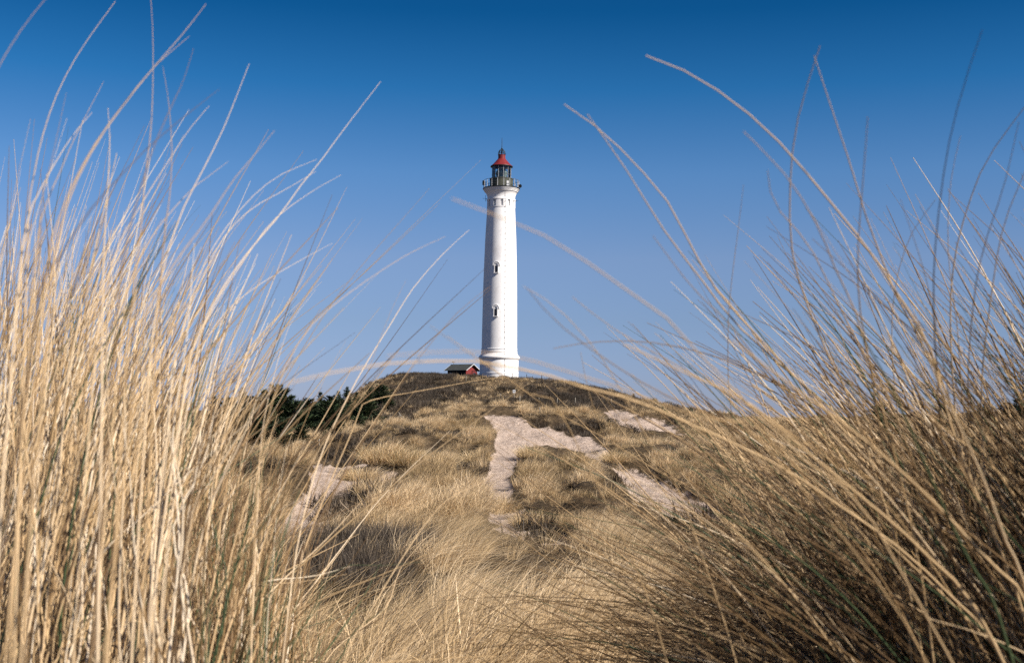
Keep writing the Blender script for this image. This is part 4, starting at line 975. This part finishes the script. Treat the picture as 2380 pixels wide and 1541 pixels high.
def rand_left(g, n):
    pa, wd, cl = [], [], []
    K = 95; kb = g.uniform(-270, 735, K); kD = np.where(kb < 560, g.uniform(1.2, 3.2, K), g.uniform(1.6, 2.9, K)); kl = g.normal(0, .05, K); kt = g.normal(0, .10, K)
    while len(pa) < n:
        kk = g.randint(0, K); loose = g.rand() < .28
        bx = g.uniform(-260, 725) if loose else kb[kk] + g.randn()*26/kD[kk]
        if bx > 560 and g.rand() < 0.35: continue
        # height the clump reaches above each column
        env = np.interp(bx, [-260, 0, 230, 380, 460, 560, 660, 740], [460, 510, 610, 790, 960, 1110, 1240, 1380])
        u_ = g.rand(); ty = env + abs(g.randn())*170 - 40*g.rand() if u_ < .5 else g.uniform(env+60, 1560)
        if u_ > .94: ty = env - 230*g.rand()
        hgt = 1700 - ty; lean = g.normal(0.06, 0.09)*(1 if bx < 400 else .6) + (0.35*g.randn() if g.rand() < .20 else 0)
        cv_ = g.normal(0.10, 0.10)*(1 if bx < 400 else .6); D = (g.uniform(1.15, 3.3) if bx < 560 else g.uniform(1.5, 2.9)) if loose else kD[kk] + g.randn()*.05; lean += 0 if loose else kl[kk]
        t = np.linspace(0, 1, 6); xs = bx + hgt*(lean*t + cv_*t**2.2); ys = 1700 - hgt*t
        if g.rand() < .10:
            k = g.randint(3, 5); xs[k:] += np.arange(1, 7-k)*g.uniform(-40, 90); ys[k:] += np.arange(1, 7-k)*g.uniform(0, 120)
        dr = g.uniform(-.1, .7)
        xs = xs + np.r_[0, g.randn(5)*9]
        P3 = [P(a_, b_, D + dr*tt) for a_, b_, tt in zip(xs, ys, t)]
        e = P3[0]; gz = ground(e[0], e[1])
        if e[2] > gz: P3 = [np.array([e[0] - 0.25*lean*(e[2]-gz), e[1], gz-.03])] + P3
        pa.append(resample(P3, MP)); wd.append(g.uniform(1.7, 4.3)/1000*(1 if D < 2.2 else 1.2))
        cl.append(0.03 if g.rand() < (.20 if ty > 1000 else .04) else (g.uniform(.11, .30) if g.rand() < (.50 if ty > 850 else .15) else np.clip(g.normal(.68, .19) + (0 if loose else kt[kk]), .1, 1)))  # old brown blades, more of them low down to stand in for shade
    return pa, wd, cl
def rand_right(g, n):
    pa, wd, cl = [], [], []
    while len(pa) < n:
        rx = g.uniform(1500, 3300); ry = g.uniform(1640, 2000)
        w_ = np.clip((rx-1500)/1500, 0, 1)
        th0 = np.radians(g.normal(52 - 34*w_, 11)); th1 = th0 + np.radians(g.normal(34 - 14*w_, 11)); Ln = g.uniform(620, 1500)
        s = np.linspace(0, 1, 7); th = th0 + (th1-th0)*s**1.2; ds = Ln/6
        xs = rx - np.r_[0, np.cumsum(np.sin(th[:-1])*ds)]; ys = ry - np.r_[0, np.cumsum(np.cos(th[:-1])*ds)]
        tx, ty = xs[-1], ys[-1]
        env = np.interp(tx, [900, 1200, 1400, 1550, 1700, 1900, 2100, 2400, 3300], [1420, 1330, 1120, 960, 880, 800, 760, 700, 560])
        if ty < env and g.rand() > 0.42: continue
        if ty < env - 400: continue
        if tx < 1000 or (tx < 1550 and g.rand() < np.interp(tx, [1000, 1550], [.93, .35])): continue
        D = g.uniform(1.3, 3.6) if rx > 1900 else g.uniform(1.9, 4.0); dr = g.uniform(-.35, .25)
        P3 = [P(a_, b_, D + dr*tt) for a_, b_, tt in zip(xs, ys, s)]
        e = P3[0]; gz = ground(e[0], e[1])
        if e[2] > gz: P3 = [np.array([e[0] + 0.4*math.sin(th0)*(e[2]-gz), e[1], gz-.03])] + P3
        pa.append(resample(P3, MP)); wd.append(D*g.uniform(0.9, 2.2)/1000*float(np.interp(tx, [1000, 1700], [.6, 1])))
        cl.append(0.03 if g.rand() < .09 else (g.uniform(.10, .26) if g.rand() < (.74 if ty > 1050 else .42) else np.clip(g.normal(.58, .18), .1, 1)))  # dead brown share raised towards the bottom, painting in shadow between blades
    for _ in range(1250):                    # low fan of long thin leaves bowing over to the left
        rx = g.uniform(1650, 2700); ry = g.uniform(1540, 1800); th0 = np.radians(g.normal(60, 8)); th1 = np.radians(g.normal(96, 9)); Ln = g.uniform(420, 1050); D = g.uniform(1.9, 3.2)
        s = np.linspace(0, 1, 7); th = th0 + (th1-th0)*s**.8; xs = rx - np.r_[0, np.cumsum(np.sin(th[:-1])*Ln/6)]; ys = ry - np.r_[0, np.cumsum(np.cos(th[:-1])*Ln/6)]
        if xs[-1] < 1330 and g.rand() > .12: continue
        if xs[-1] < 1000: continue
        P3 = [P(a_, b_, D + .2*tt) for a_, b_, tt in zip(xs, ys, s)]; e = P3[0]; gz = ground(e[0], e[1])
        if e[2] > gz: P3 = [np.array([e[0] + .5*(e[2]-gz), e[1], gz-.03])] + P3
        pa.append(resample(P3, MP)); wd.append(D*g.uniform(.7, 1.25)/1000); cl.append(g.uniform(.10, .26) if g.rand() < .75 else np.clip(g.normal(.5, .15), .1, 1))  # mostly dark brown tones, deepening the shadow of the fan by colour
    return pa, wd, cl
def rand_shade_screen(g, n):                       # unseen blades added beside the view to shade the right clump
    pa, wd, cl = [], [], []
    while len(pa) < n:
        y0 = g.uniform(1.12, 3.6); x0 = .44*y0 + .04 + g.uniform(0, 1.25); zt = g.uniform(-.3, .50); gz = ground(x0, y0) - .03; h = zt-gz; lx_ = g.normal(-.20, .12)*h; ly_ = g.normal(0, .1)*h
        t = np.linspace(0, 1, 6); p_ = np.stack([x0 + lx_*t**1.8, y0 + ly_*t**1.8, gz + h*t], -1); a_, b_ = project(p_)
        if a_[b_ < 1700].min(initial=9999) < (2430 if g.rand() < .97 else 2300) or y0 < .3: continue
        pa.append(resample(p_, MP)); wd.append(g.uniform(3.5, 6)/1000); cl.append(np.clip(g.normal(.5, .2), .1, 1))
    return pa, wd, cl
def clump(name, label, traced, rnd, n, seed, lx, ly, extra=0):
    g = np.random.RandomState(seed); lz_ = ground(lx, ly)
    rt = empty(name, (lx, ly, lz_)); tag(rt, label, 'grass clump'); off = np.array([lx, ly, lz_])
    for pts, D, w_, tone, rc, *dz in traced:
        path = trace(pts, D, rc, dz[0] if dz else (-0.6 if lx < 0 else 0.25)) - off
        obj('stalk', tubes('stalk', path[None], [w_/1000*(.62 if lx < 0 else .74)], [min(.84, tone + (.06 if lx < 0 and tone > .28 else 0))], 6, (0.78, 1.7)), M_STALK, rt)
    pa, wd, cl = rnd(g, n)
    if extra:
        e_ = rand_shade_screen(g, extra); pa += e_[0]; wd += e_[1]; cl += e_[2]
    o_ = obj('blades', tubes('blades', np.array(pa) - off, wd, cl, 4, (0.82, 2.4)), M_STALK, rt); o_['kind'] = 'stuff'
    return rt
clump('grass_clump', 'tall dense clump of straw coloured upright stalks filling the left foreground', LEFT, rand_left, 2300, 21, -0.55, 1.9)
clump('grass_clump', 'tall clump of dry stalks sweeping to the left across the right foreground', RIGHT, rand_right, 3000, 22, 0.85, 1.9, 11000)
